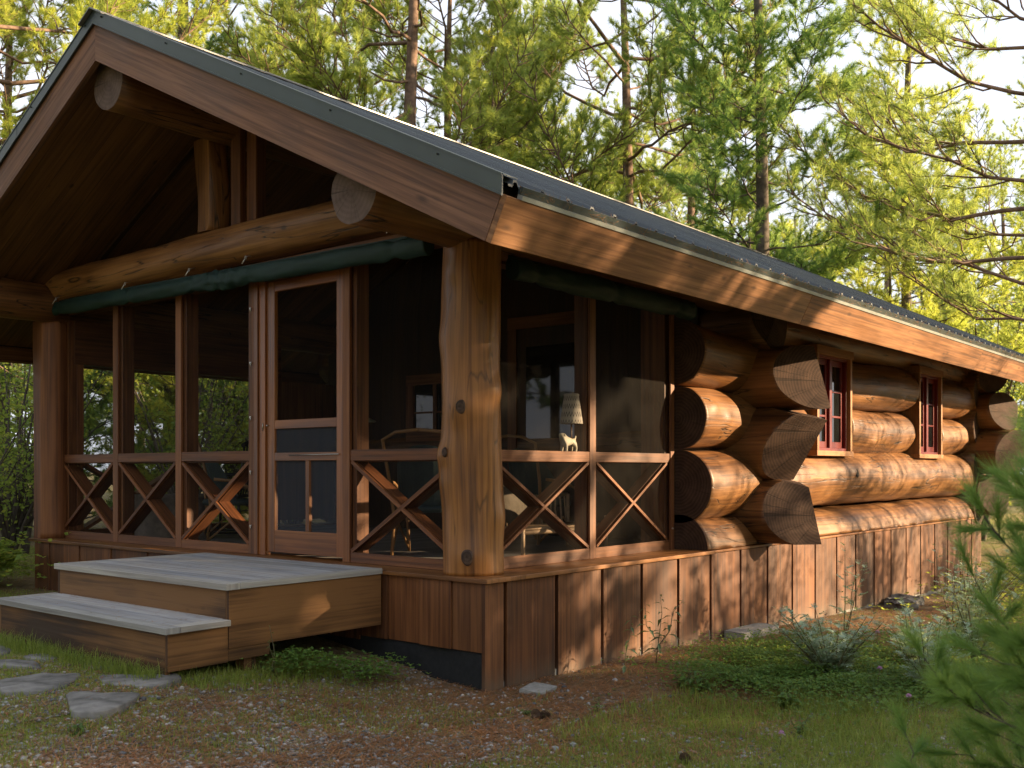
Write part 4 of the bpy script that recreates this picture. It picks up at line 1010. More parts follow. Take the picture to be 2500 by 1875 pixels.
# lamp with a carved dog
lt = empty('dog_lamp', (-.43, 1.47, 1.5155), rad(90), 'table lamp with a carved dog base and patterned cloth shade on the rail', 'lamp')
lt.scale = (1.0, 1.0, 1.0)
mb = MB(230); mb.box(-.10, .10, -.045, .045, 0, .03, 'x'); mb.build('base', M['ledge'], lt, bevel=.003)
def skinfig(name, parent, mat, verts, edges, radii, sub=2):
    me = bpy.data.meshes.new(name); me.from_pydata(verts, edges, [])
    o = bpy.data.objects.new(name, me); COL.objects.link(o); o.parent = parent; me.materials.append(mat)
    sk = o.modifiers.new('Skin', 'SKIN'); sk.use_smooth_shade = True
    for i, r_ in enumerate(radii):
        v = me.skin_vertices[0].data[i]; v.radius = (r_, r_) if isinstance(r_, float) else r_; v.use_root = i == 0
    ss = o.modifiers.new('Subdivision', 'SUBSURF'); ss.levels = sub; ss.render_levels = sub
    return o
skinfig('dog', lt, M['dogpaint'],
    [(-.005, 0, .118), (.050, 0, .116), (-.055, 0, .120), (-.078, 0, .148), (-.092, 0, .172), (-.118, 0, .166), (-.058, .020, .085), (-.060, .022, .034), (-.058, -.020, .085), (-.060, -.022, .034),
     (.058, .020, .088), (.070, .021, .062), (.062, .022, .034), (.058, -.020, .088), (.070, -.021, .062), (.062, -.022, .034), (.078, 0, .135), (.093, 0, .165), (-.084, .018, .176), (-.080, .026, .155), (-.084, -.018, .176), (-.080, -.026, .155)],
    [(0, 1), (0, 2), (2, 3), (3, 4), (4, 5), (2, 6), (6, 7), (2, 8), (8, 9), (1, 10), (10, 11), (11, 12), (1, 13), (13, 14), (14, 15), (1, 16), (16, 17), (4, 18), (18, 19), (4, 20), (20, 21)],
    [.028, .026, .034, .024, .026, .014, .015, .010, .015, .010, .018, .010, .009, .018, .010, .009, .010, .005, .008, .006, .008, .006])
mb = MB(231); mb.tube([(.035, 0, .03), (.035, 0, .30)], .006, 8); mb.build('stem', M['ledge'], lt)
mb = MB(232); mb.lathe((.035, 0, .255), [(.090, 0), (.088, .02), (.072, .13), (.058, .215), (.062, .225), (.055, .235), (.050, .232), (.083, .004), (.090, 0)], 28); mb.build('lamp_shade', M['shade'], lt)
# enamel lamp shade hanging from a bracket near the door
dl = empty('hanging_lamp', (-4.05, 2.6, 1.93), 0, 'shallow cream enamel lamp shade hanging inside the porch', 'lamp')
mb = MB(233); mb.lathe((0, 0, 0), [(.16, 0), (.155, .012), (.10, .04), (.03, .06), (.02, .075), (0, .075)], 24); mb.lathe((0, 0, 0), [(0, .055), (.09, .03), (.155, 0), (.16, 0)][::1], 24); mb.build('lamp_shade', M['enamel'], dl)
mb = MB(234); mb.tube([(0, 0, .07), (0, 0, .9), (.02, 0, 1.4)], .004, 6); mb.build('cord', M['dark'], dl)

# ================================================================== FLAGSTONES, BLOCKS, CONES
def stone(pts, label, seed, h=.016):
    cx = sum(p[0] for p in pts)/len(pts); cy = sum(p[1] for p in pts)/len(pts); z = ground_z(cx, cy); rr = random.Random(seed)
    P = []
    for i, a in enumerate(pts):       # ragged outline
        b = pts[(i+1) % len(pts)]; L = math.hypot(b[0]-a[0], b[1]-a[1]); m = max(2, int(L/.05))
        for k in range(m): t = k/m; P.append((a[0]+(b[0]-a[0])*t-cx+rr.uniform(-.010, .010), a[1]+(b[1]-a[1])*t-cy+rr.uniform(-.010, .010)))
    for _ in range(2): P = [((P[i-1][0]+2*P[i][0]+P[(i+1) % len(P)][0])/4, (P[i-1][1]+2*P[i][1]+P[(i+1) % len(P)][1])/4) for i in range(len(P))]
    area = sum(P[i-1][0]*P[i][1]-P[i][0]*P[i-1][1] for i in range(len(P)))
    if area < 0: P.reverse()
    bm = bmesh.new(); rings = []
    for f, hh in ((1.0, -.05), (1.0, h*.55), (.97, h*.9), (.85, h), (.45, h+.002)):
        rings.append([bm.verts.new((x*f, y*f, hh+(mn.noise(Vector((x*6, y*6, seed)))*.010+mn.noise(Vector((x*18, y*18, seed)))*.004 if hh > 0 else 0))) for x, y in P])
    for r0, r1 in zip(rings[:-1], rings[1:]):
        for i in range(len(P)): j = (i+1) % len(P); bm.faces.new((r0[i], r0[j], r1[j], r1[i])).smooth = True
    cv = bm.verts.new((0, 0, h+.002))
    for i in range(len(P)): bm.faces.new((rings[-1][i], rings[-1][(i+1) % len(P)], cv)).smooth = True
    me = bpy.data.meshes.new('flagstone'); bm.to_mesh(me); bm.free(); me.materials.append(M['slate'])
    o = link('flagstone', me); o.location = (cx, cy, z+.004); tag(o, label, 'flagstone', 'flagstones of the path to the steps'); return (cx, cy, max(math.hypot(*p) for p in P), [(a+cx, b+cy) for a, b in P])
STN = [
 stone([(-1.034, -2.234), (-.687, -1.976), (-.554, -2.138), (-.435, -2.314), (-.546, -2.453)], 'grey flagstone with a flat top edge, alone in front of the others', 1),
 stone([(-1.342, -1.902), (-1.001, -1.554), (-.857, -1.634), (-.781, -1.82), (-1.068, -1.996)], 'long pointed flagstone between the tan wedge stone and the front one', 2),
 stone([(-1.60, -2.42), (-1.63, -2.12), (-1.433, -1.91), (-1.115, -2.213), (-1.164, -2.34), (-1.256, -2.472)], 'broad bluish flagstone with two grass borders beside the long pointed one', 3),
 stone([(-1.619, -1.817), (-1.90, -1.72), (-1.554, -1.70), (-1.20, -1.50), (-1.257, -1.447), (-1.323, -1.574)], 'wedge flagstone with a rusty edge tucked against the corner of the lower step', 4),
 stone([(-2.277, -2.10), (-1.97, -1.93), (-1.713, -2.02), (-2.067, -2.18)], 'slim flagstone with pine needles, second row in front of the lower step', 5),
 stone([(-3.1, -1.90), (-2.9, -1.78), (-2.60, -1.80), (-2.42, -1.90), (-2.55, -2.05), (-2.95, -2.1)], 'round-edged flagstone directly in front of the lower step', 6),
 stone([(-2.30, -1.90), (-2.25, -1.77), (-1.98, -1.76), (-2.02, -1.88)], 'small needle-covered flagstone in the grass tuft by the lower step', 7),
 stone([(-2.0, -2.40), (-1.9, -2.2), (-1.70, -2.30), (-1.72, -2.50)], 'flagstone fragment at the edge of the grass strip, beside the broad bluish one', 8)]
def blockmesh(name, sx, sy, sz, mat, seed=0, b=.008, amp=.004):
    bm = bmesh.new(); bmesh.ops.create_cube(bm, size=1)
    bmesh.ops.subdivide_edges(bm, edges=bm.edges[:], cuts=5, use_grid_fill=True)
    for v in bm.verts: v.co = Vector((v.co.x*sx, v.co.y*sy, v.co.z*sz)); v.co += mn.noise_vector(v.co*14+Vector((seed, 0, 0)))*amp
    me = bpy.data.meshes.new(name); bm.to_mesh(me); bm.free(); me.materials.append(mat); return link(name, me)
o = blockmesh('concrete_block', .20, .62, .14, M['concrete'], 1); o.location = (.10, 3.52, -.075); o.rotation_euler = (0, rad(2), rad(-3)); tag(o, 'concrete block lying against the foot of the skirting boards', 'concrete block')
o = blockmesh('stone_slab', .17, .22, .03, M['concrete'], 2, amp=.008); o.location = (.20, .28, ground_z(.2, .28)+.012); o.rotation_euler = (rad(2), rad(3), rad(12)); tag(o, 'thin pale slab half buried at the corner of the cabin', 'slab')
rk = [((.16, 7.4), .16, 'rough grey rock at the wall foot beyond the concrete block, bigger of two'), ((.25, 7.0), .11, 'rough grey rock at the wall foot beyond the concrete block, smaller of two')]
for i, ((x, y), r_, lb) in enumerate(rk):
    o = blockmesh('rock', r_*2, r_*2.6, r_*.9, M['slate'], 5+i, amp=.05); o.location = (x, y, ground_z(x, y)+.02); o.rotation_euler = (0, 0, i); tag(o, lb, 'rock')
def conemesh():
    mb = MB(300)
    mb.lathe((0, 0, 0), [(0, 0), (.008, .004), (.010, .03), (.004, .052), (0, .055)], 8)
    k = 0
    for ri in range(9):
        z = .004+ri*.0058; r0 = (.010, .015, .019, .021, .021, .019, .016, .012, .007)[ri]
        for j in range(8):
            a = 2*PI*(j/8+ri*.31); c, s_ = math.cos(a), math.sin(a); w_ = .0055
            p = [Vector((c*.004-s_*w_*.5, s_*.004+c*w_*.5, z)), Vector((c*.004+s_*w_*.5, s_*.004-c*w_*.5, z)), Vector((c*r0+s_*w_, s_*r0-c*w_, z+.004)), Vector((c*(r0+.003), s_*(r0+.003), z+.007)), Vector((c*r0-s_*w_, s_*r0+c*w_, z+.004))]
            mb.face(p, [(0, 0)]*5); mb.face([q-Vector((0, 0, .0018)) for q in p[::-1]], [(0, 0)]*5)
    return mb
for i, (x, y, rz, lb) in enumerate(((.632, -.29, .5, 'large pine cone among moss and weeds in front of the cabin corner'), (.675, -.33, 2.2, 'pine cone touching the larger cone in front of the cabin corner'), (1.70, -.50, 1.1, 'dark pine cone in the grass by the pink clover bloom'), (.95, 6.2, 2, 'pine cone on the needle litter beyond the concrete block'))):
    if i == 0: o = conemesh().build('pine_cone', M['cone']); o0 = o
    else: o = o0.copy(); COL.objects.link(o)
    o.location = (x, y, ground_z(x, y)+.022); o.rotation_euler = (rad(85), rad(10), rz); o.scale = (1.25,)*3; tag(o, lb, 'pine cone', 'fallen pine cones')

# ================================================================== SCATTERED STUFF ON THE GROUND
rng = np.random.default_rng(4)
def inside_blocked(x, y):
    if -6.15 < x < -.03 and .03 < y < 11.4: return True
    if -3.08 < x < -.96 and -1.66 < y < .03: return True
    return False
def in_poly(x, y, P):
    c = False
    for i in range(len(P)):
        (x1, y1), (x2, y2) = P[i-1], P[i]
        if (y1 > y) != (y2 > y) and x < (x2-x1)*(y-y1)/(y2-y1)+x1: c = not c
    return c
def on_stone(x, y): return any((x-a)**2+(y-b)**2 < r_*r_ and in_poly(x, y, P) for a, b, r_, P in STN)
CV = np.array([-.6354, .7722]); RV = np.array([.7722, .6354]); CC = np.array([4.255, -4.915])
def sample_ground(n, zmax=16, zmin=4.2, power=1.0, marg=.56):
    """ground points in the part of the clearing in view, denser close by"""
    out = []
    while len(out) < n:
        m = n*2
        Zd = zmin*(zmax/zmin)**(rng.random(m)**power); l = rng.uniform(-marg, marg, m)*Zd
        p = CC+Zd[:, None]*CV+l[:, None]*RV
        for (x, y), z_ in zip(p, Zd):
            if not inside_blocked(x, y): out.append((x, y, z_))
            if len(out) >= n: break
    return out
# gravel
ico = bmesh.new(); bmesh.ops.create_icosphere(ico, subdivisions=1, radius=1); iv = np.array([v.co[:] for v in ico.verts]); iff = np.array([[v.index for v in f.verts] for f in ico.faces]); ico.free()
def gravel_d(x, y):
    g = greenness(x, y); d = 1.0-g*.7
    d += .35*sst(-.6, -1.6, y)*sst(-2.2, .2, x)
    d += .5*math.exp(-((x+.8)/1.2)**2-((y+.25)/.35)**2)
    d *= 1-.75*sst(.0, .9, y)*sst(-.3, .2, x)
    return d+mn.noise(Vector((x*2.5, y*2.5, 2)))*.7
pts = [p for p in sample_ground(46000, 9.5, 4.2, 1.15) if rng.random() < gravel_d(p[0], p[1]) and not on_stone(p[0], p[1])]
V = []; k = len(pts); sz = rng.lognormal(-5.15, .5, k).clip(.0022, .022)
mats_g = [plain('pale_pebbles', (.34, .31, .29), .85, nz=.25, scale=40), plain('grey_pebbles', (.22, .215, .21), .85, nz=.25, scale=40), plain('brown_pebbles', (.22, .15, .11), .85, nz=.25, scale=40), plain('dark_pebbles', (.09, .09, .095), .8, nz=.25, scale=40)]
R0 = rng.uniform(0, 2*PI, k)
for i, (x, y, zz_) in enumerate(pts):
    s3 = np.array([1, rng.uniform(.55, 1), rng.uniform(.4, .75)])*sz[i]
    q = iv*(1+rng.uniform(-.16, .16, (12, 1)))*s3; c, s_ = math.cos(R0[i]), math.sin(R0[i])
    q = np.c_[q[:, 0]*c-q[:, 1]*s_, q[:, 0]*s_+q[:, 1]*c, q[:, 2]]+np.array([x, y, ground_z(x, y)+sz[i]*.25]); V.append(q)
V = np.concatenate(V); F = (iff[None]+(np.arange(k)*12)[:, None, None]).reshape(-1, 3)
mi = np.repeat(rng.choice(4, k, p=[.18, .42, .22, .18]), 20)
tag(link('gravel', np_mesh('gravel', V, F, mats_g, mi)), 'small mixed grey and tan gravel scattered over the ground', 'gravel', kind='stuff')
# fallen needles
def litter_d(x, y):
    d = .30
    d += 1.5*sst(-.5, .1, x)*sst(2.2, .9, x)*sst(-1.2, .5, y)*sst(8.5, 6, y)
    d += .5*math.exp(-((x-.6)/1.1)**2-((y+.3)/.6)**2)+.35*sst(-1.5, 0, x)*sst(-.4, -1.2, y)
    return d*(1.1-.8*greenness(x, y))+mn.noise(Vector((x*2, y*2, 8)))*.3
pts = [p for p in sample_ground(90000, 14, 4.2, 1.0) if rng.random() < litter_d(p[0], p[1])]
k = len(pts); P = np.array([(x, y, ground_z(x, y)+.004) for x, y, _ in pts]); th = rng.uniform(0, PI, k); L = rng.uniform(.035, .075, k)
dv = np.c_[np.cos(th)*L, np.sin(th)*L, rng.normal(.004, .006, k)]; wv = np.c_[-np.sin(th), np.cos(th), np.zeros(k)]*.0013*(1+P[:, 1:2]*0+np.array([[z/6] for _, _, z in pts]))
P[:, 2] += rng.uniform(0, .008, k)
V = np.stack([P-wv, P+wv, P+dv+wv*.6, P+dv-wv*.6], 1).reshape(-1, 3)
tag(link('needle_litter', np_mesh('needle_litter', V, np.arange(4*k).reshape(-1, 4), M['litter'])), 'reddish brown fallen pine needles covering the ground along the wall', 'pine litter', kind='stuff')
# grass
def grass_d(x, y): return max(0, (greenness(x, y)-.28)*1.7)
pts = []
for x, y, z_ in sample_ground(90000, 16, 4.2, 1.15):
    g = grass_d(x, y)
    if rng.random() < g and not on_stone(x, y): pts.append((x, y, .6+.5*rng.random(), z_))
for _ in range(2600):   # long tufts along the lower step and under the platform edge
    x = rng.uniform(-3.2, -.95); y = -1.70-abs(rng.normal(0, .07))
    if mn.noise(Vector((x*3, 1, 1))) > -.25: pts.append((x, y, rng.uniform(1.2, 2.6), 6))
for _ in range(1800): pts.append((rng.normal(-.80, .13), rng.uniform(-1.65, -.55), rng.uniform(.8, 1.8), 6))
for _ in range(7000):   # lush corner
    x, y = rng.uniform(.9, 2.8), rng.uniform(-.6, 1.2)
    if mn.noise(Vector((x*2, y*2, 4))) > -.15: pts.append((x, y, rng.uniform(1., 2.3), 5))
def blades(pts, h0, w0, lean=.5, segs=2):
    k = len(pts); P = np.array([(p[0], p[1], ground_z(p[0], p[1])-.003) for p in pts]); hs = np.array([p[2] for p in pts])*h0*rng.uniform(.6, 1.3, k)
    th = rng.uniform(0, 2*PI, k); ln = rng.uniform(.1, lean, k)*hs*1.3; ds = np.array([p[3] for p in pts])
    a = np.c_[np.cos(th), np.sin(th), np.zeros(k)]; b = np.c_[-np.sin(th), np.cos(th), np.zeros(k)]*(w0*np.maximum(1, ds/7))[:, None]
    m = P+a*(ln*.3)[:, None]+np.c_[np.zeros((k, 2)), hs*.6]; t = P+a*ln[:, None]+np.c_[np.zeros((k, 2)), hs*np.sqrt(np.maximum(.2, 1-(ln/hs)**2*.4))]
    V = np.stack([P-b, P+b, m+b*.8, m-b*.8, t], 1).reshape(-1, 3); i0 = np.arange(k)[:, None]*5
    F = np.concatenate([i0+np.array([[0, 1, 2]]), i0+np.array([[0, 2, 3]]), i0+np.array([[3, 2, 4]])], 1).reshape(-1, 3)
    return V, F
V, F = blades(pts, .045, .0016, .9)
tag(link('grass', np_mesh('grass', V, F, M['grass'])), 'thin bright green grass growing between stones and weeds', 'grass', kind='stuff')
# clover and ground cover
def leafquad(P, n_dir, up, L, W):
    """diamond leaves: centre base P, direction n_dir, side up"""
    return np.stack([P, P+n_dir*L*.5+up*W*.5, P+n_dir*L, P+n_dir*L*.5-up*W*.5], 1)
def unit(a): return a/np.linalg.norm(a, axis=-1, keepdims=True)
def clover(name, cen, n, hmax, label, mat, L0=.016, cat='ground cover'):
    P = []
    while len(P) < n:
        cx, cy, rx, ry = cen[rng.integers(len(cen))]; x, y = cx+rng.normal(0, rx), cy+rng.normal(0, ry)
        if inside_blocked(x, y) or x < .12 and y > 0: continue
        h = hmax*(.35+.65*rng.random())*(1+.5*mn.noise(Vector((x*3, y*3, 0)))); P.append((x, y, ground_z(x, y)+h))
    P = np.array(P); parts = []; th0 = rng.uniform(0, 2*PI, n); tilt = rng.normal(0, .35, (n, 1))
    for j in range(3):
        th = th0+j*2*PI/3; d = unit(np.c_[np.cos(th), np.sin(th), tilt[:, 0]+rng.normal(.1, .25, n)]); s_ = unit(np.cross(d, np.c_[rng.normal(0, .3, (n, 2)), np.ones(n)]))
        L = (L0*rng.uniform(.7, 1.3, n))[:, None]; parts.append(leafquad(P, d, s_, L, L*.85))
    V = np.concatenate(parts).reshape(-1, 3)
    tag(link(name, np_mesh(name, V, np.arange(len(V)).reshape(-1, 4), mat)), label, cat, kind='stuff')
clover('clover_patch', [(1.0, 2.5, .28, .45), (1.2, 2.2, .45, .5), (1.7, 1.6, .4, .45), (1.5, 3.0, .4, .6), (2.2, 2.2, .3, .5), (1.1, 1.5, .25, .3)], 24000, .13, 'dense dark green clover patch along the side of the cabin', M['clover'])
clover('weed_patch', [(-.72, -.62, .10, .16), (-.55, -.45, .09, .12), (-.80, -.88, .08, .1)], 900, .15, 'bushy green clover weeds growing beside the open side of the steps', M['clover'], .02)
clover('undergrowth', [(-8.2, -.4, 1.0, 1.2), (-7.2, .8, .45, 1.0), (-9.5, 1.5, 1.2, 1.5), (-6.9, -.9, .4, .5)], 16000, .5, 'low leafy undergrowth beyond the steps at the edge of the woods', M['leaf_shade'], .05)
clover('undergrowth', [(1.6, 9.5, .7, 1.5), (1.2, 12, 1.0, 1.2), (2.3, 6.0, .5, 1.2), (0, 14, 2, 1.5)], 9000, .30, 'low leafy undergrowth beyond the needle litter at the end of the wall', M['leaf'], .035)

# ================================================================== PLANTS
def grow(stems, leaves_fn, mat_leaf, name, loc, label, cat, rz=0, group=None, seed=0):
    """stems: list of (points, radius); leaves_fn(points, rng) -> (n,4,3) quads"""
    t = empty(name, loc, rz, label, cat, group); mb = MB(seed); Q = []
    for pts_, r_ in stems:
        mb.tube(pts_, list(np.linspace(r_, r_*.35, len(pts_))), 6); Q.append(leaves_fn(np.array([tuple(p) for p in pts_])))
    mb.build('stem', M['stalk'], t)
    V = np.concatenate(Q).reshape(-1, 3); link('leaves', np_mesh('leaves', V, np.arange(len(V)).reshape(-1, 4), mat_leaf), t); return t
def along(pts_, n, t0=.1):
    s_ = np.linspace(t0, 1, n)*(len(pts_)-1); i = np.minimum(s_.astype(int), len(pts_)-2); f = (s_-i)[:, None]
    return pts_[i]*(1-f)+pts_[i+1]*f, unit(pts_[i+1]-pts_[i])
def lance(n, L, W, droop=.3, t0=.15):
    def fn(pts_):
        p, d = along(pts_, n, t0); th = np.arange(n)*2.4+rng.uniform(0, 6); h = np.c_[np.cos(th), np.sin(th), np.full(n, .25-droop)+rng.normal(0, .25, n)]; dd = unit(h)
        s_ = unit(np.cross(dd, [0, 0, 1])); LL = (L*rng.uniform(.6, 1.1, n)*np.linspace(1.15, .55, n))[:, None]; WW = LL*W/L
        m = p+dd*LL*.45; tip = p+dd*LL+np.array([0, 0, -droop*.6])*LL
        up = np.array([0, 0, 1])*WW*.25
        a = np.stack([p, m-s_*WW*.5+up, tip, m], 1); b = np.stack([p, m, tip, m+s_*WW*.5+up], 1)
        return np.concatenate([a, b])
    return fn
def feathery(n, L, t0=.12):
    """finely cut mugwort leaves: a midrib carrying narrow lobes"""
    def fn(pts_):
        p, d = along(pts_, n, t0); Q = []
        for i in range(n):
            th = i*2.4+rng.uniform(-.3, .3); dd = unit(np.array([math.cos(th), math.sin(th), .35+rng.normal(0, .2)])); s_ = unit(np.cross(dd, [0, 0, 1])); Li = L*rng.uniform(.7, 1.1)*(1.1-.5*i/n)
            for j in range(5):
                b = p[i]+dd*Li*(.25+.17*j)
                for sg in (-1, 1):
                    ld = unit(dd*.7+s_*sg*.9+np.array([0, 0, rng.normal(.1, .2)])); l = Li*(.42-.05*abs(j-1.5)); w_ = l*.24; sd2 = unit(np.cross(ld, [0, 0, 1]))
                    Q.append([b, b+ld*l*.55+sd2*w_, b+ld*l, b+ld*l*.55-sd2*w_])
            Q.append([p[i], p[i]+dd*Li*.6+s_*Li*.05, p[i]+dd*Li*1.1, p[i]+dd*Li*.6-s_*Li*.05])
        return np.array(Q)
    return fn
def stemset(n, H, spread, lean=(0, 0), rs_=None):
    out = []
    for i in range(n):
        a = rng.uniform(0, 2*PI); b = spread*rng.uniform(.3, 1); h = H*rng.uniform(.65, 1.05); pts_ = []
        for k in range(6):
            t = k/5; pts_.append(Vector((math.cos(a)*b*t**1.3+lean[0]*t*t+rng.normal(0, .008), math.sin(a)*b*t**1.3+lean[1]*t*t+rng.normal(0, .008), h*t)))
        out.append((pts_, .0035+.002*H))
    return out
def gz(x, y, dz=-.01): return (x, y, ground_z(x, y)+dz)
grow([([Vector((0, 0, 0)), Vector((.01, .03, .2)), Vector((.0, .09, .38)), Vector((-.02, .10, .52))], .005), ([Vector((0, 0, .12)), Vector((.05, .12, .25)), Vector((.03, .20, .38)), Vector((.06, .30, .46))], .005), ([Vector((0, 0, .2)), Vector((-.05, -.05, .3)), Vector((-.07, -.03, .45))], .004)],
     lance(11, .12, .034, .45, .2), M['milk'], 'milkweed_plant', gz(.26, 1.62), 'tall drooping grey-green weed standing against the skirting boards', 'plant', 0, None, 1)
grow([([Vector((0, 0, 0)), Vector((.0, .04, .15)), Vector((.02, .07, .30)), Vector((.0, .10, .40))], .004)], lance(12, .10, .028, .4, .15), M['milk'], 'milkweed_plant', gz(.30, 1.12), 'shorter drooping grey-green weed next to the tall one by the skirting', 'plant', 0, None, 2)
mw = [((.95, 3.55), 2, .62, .10, (.05, .02), 'tall thin silvery mugwort stem rising in front of the skirting boards'),
      ((1.55, 1.75), 13, .36, .26, (0, 0), 'broad silvery mugwort clump, biggest of the low ones'),
      ((1.78, 2.75), 8, .34, .22, (0, 0), 'silvery mugwort clump behind the biggest clump, beside the pink blooms'),
      ((1.30, 2.35), 6, .26, .16, (0, 0), 'small silvery mugwort clump in the middle of the clover'),
      ((1.75, 3.8), 6, .60, .26, (.15, .1), 'leaning silvery mugwort beside the needle litter'),
      ((2.05, 3.3), 8, .52, .28, (.1, .1), 'thick silvery mugwort next to the sapling boughs'),
      ((1.55, 5.2), 7, .60, .30, (.1, 0), 'farthest silvery mugwort clump, near the end of the wall'),
      ((2.2, 1.7), 8, .40, .24, (0, 0), 'silvery mugwort clump low under the sapling boughs')]
mw = [(xy, int(n_*1.5), H*1.45, sp*1.45, ln, lb) for xy, n_, H, sp, ln, lb in mw]
for i, (xy, n_, H, sp, ln, lb) in enumerate(mw):
    grow(stemset(n_, H, sp, ln), feathery(16, .12), M['silver'], 'mugwort_plant', gz(*xy), lb, 'plant', 0, 'silvery mugwort plants', 10+i)
bw = [((1.0, .95), 5, .16, .10, .10, .055, 'leafy green weed with broad leaves at the edge of the needle litter'),
      ((.85, .98), 6, .13, .09, .09, .03, 'narrow-leaved green weed beside the broad-leaved one'),
      ((1.62, .95), 4, .12, .08, .12, .075, 'low weed with wide heart-shaped leaves under the mugwort'),
      ((.55, -.28), 6, .05, .07, .04, .015, 'tiny weed round the large pine cone'),
      ((.85, .0), 3, .13, .03, .05, .02, 'thin lone seedling on bare ground near the cabin corner'),
      ((-.86, -1.0), 2, .30, .04, .05, .02, 'weed stalk with round leaves beside the step board'),
      ((-.30, -2.55), 4, .07, .05, .05, .03, 'small green weed in the gravel at the bottom edge'),
      ((1.95, .35), 5, .12, .12, .06, .03, 'green weed in the grass near the sapling'),
      ((1.2, 1.4), 5, .14, .10, .07, .04, 'green weed between needle litter and clover patch')]
for i, (xy, n_, H, sp, L, W, lb) in enumerate(bw):
    grow(stemset(n_, H, sp), lance(7, L, W, .25, .25), M['weed'], 'weed_plant', gz(*xy), lb, 'plant', 0, None, 30+i)
# pink clover blooms
def bloom(loc, label, first=None):
    t = empty('clover_flower', loc, 0, label, 'flower', 'pink clover flowers'); mb = MB(60); mb.tube([(0, 0, 0), (.01, .0, .06), (.012, .006, .11)], .0016, 6); mb.build('stem', M['stalk'], t)
    n_ = 90; v = unit(rng.normal(0, 1, (n_, 3))); v[:, 2] = np.abs(v[:, 2])*1.1-.25; v = unit(v); c = np.array([.012, .006, .116]); s_ = unit(np.cross(v, rng.normal(0, 1, (n_, 3)))); Q = leafquad(c+v*.004, v, s_, .012, .0042)
    link('petals', np_mesh('petals', Q.reshape(-1, 3), np.arange(n_*4).reshape(-1, 4), M['petal']), t); return t
fl0 = bloom(gz(2.02, -.08), 'big pink clover bloom low in the grass near the dark pine cone')
for x, y, dz, lb in ((1.95, 1.50, .06, 'pink clover bloom in the middle of the weeds'), (1.42, 3.0, .08, 'pink clover bloom near the needle litter'), (2.36, .82, .02, 'pink clover bloom beside the sapling boughs'), (1.85, 3.2, .1, 'pale pink clover bloom among the mugwort tops')):
    f = dup(fl0, gz(x, y, dz), x*3, 1.15, lb)

# ================================================================== TREES
def cones(P0, P1, r0, r1=None):
    """three-sided tapered twigs"""
    n = len(P0); d = unit(P1-P0); a = unit(np.cross(d, np.where(np.abs(d[:, 2:3]) < .9, [[0, 0, 1.]], [[1., 0, 0]]))); b = np.cross(d, a)
    V = []
    for P, r_ in ((P0, r0), (P1, r0*.4 if r1 is None else r1)):
        for j in range(3): V.append(P+(a*math.cos(2*PI*j/3)+b*math.sin(2*PI*j/3))*(r_[:, None] if hasattr(r_, '__len__') else r_))
    V = np.stack(V, 1).reshape(-1, 3); i0 = np.arange(n)[:, None]*6
    F = np.concatenate([i0+np.array([[j, (j+1) % 3, 3+(j+1) % 3, 3+j]]) for j in range(3)], 1).reshape(-1, 4)
    return V, F
def tubearr(pts_, rr, n):
    d = np.gradient(pts_, axis=0); d = unit(d); up = np.array([0, 0, 1.]) if abs(d[0, 2]) < .9 else np.array([1., 0, 0]); V = []
    for p, dd, r_ in zip(pts_, d, rr):
        a = up-dd*up.dot(dd); a /= np.linalg.norm(a); up = a; b = np.cross(dd, a); t = 2*PI*np.arange(n)/n
        V.append(p+(np.outer(np.cos(t), a)+np.outer(np.sin(t), b))*r_)
    V = np.concatenate(V); k = np.arange(n); F = []
    for i in range(len(pts_)-1): F.append(np.stack([i*n+k, i*n+(k+1) % n, (i+1)*n+(k+1) % n, (i+1)*n+k], 1))
    return V, np.concatenate(F)
def tufts(P, D, nn, L, W, spread, rg):
    """needle bundles: nn needles of length L at each P around axis D"""
    n = len(P); Dn = np.repeat(D, nn, 0); Pn = np.repeat(P, nn, 0)
    v = unit(Dn+rg.normal(0, spread, (n*nn, 3))); Ln = (L*rg.uniform(.7, 1.15, n*nn))[:, None]
    b = Pn+Dn*rg.uniform(-.35, .15, (n*nn, 1))*L; s_ = unit(np.cross(v, rg.normal(0, 1, (n*nn, 3))))*W*.5
    return np.stack([b-s_, b+s_, b+v*Ln], 1).reshape(-1, 3)
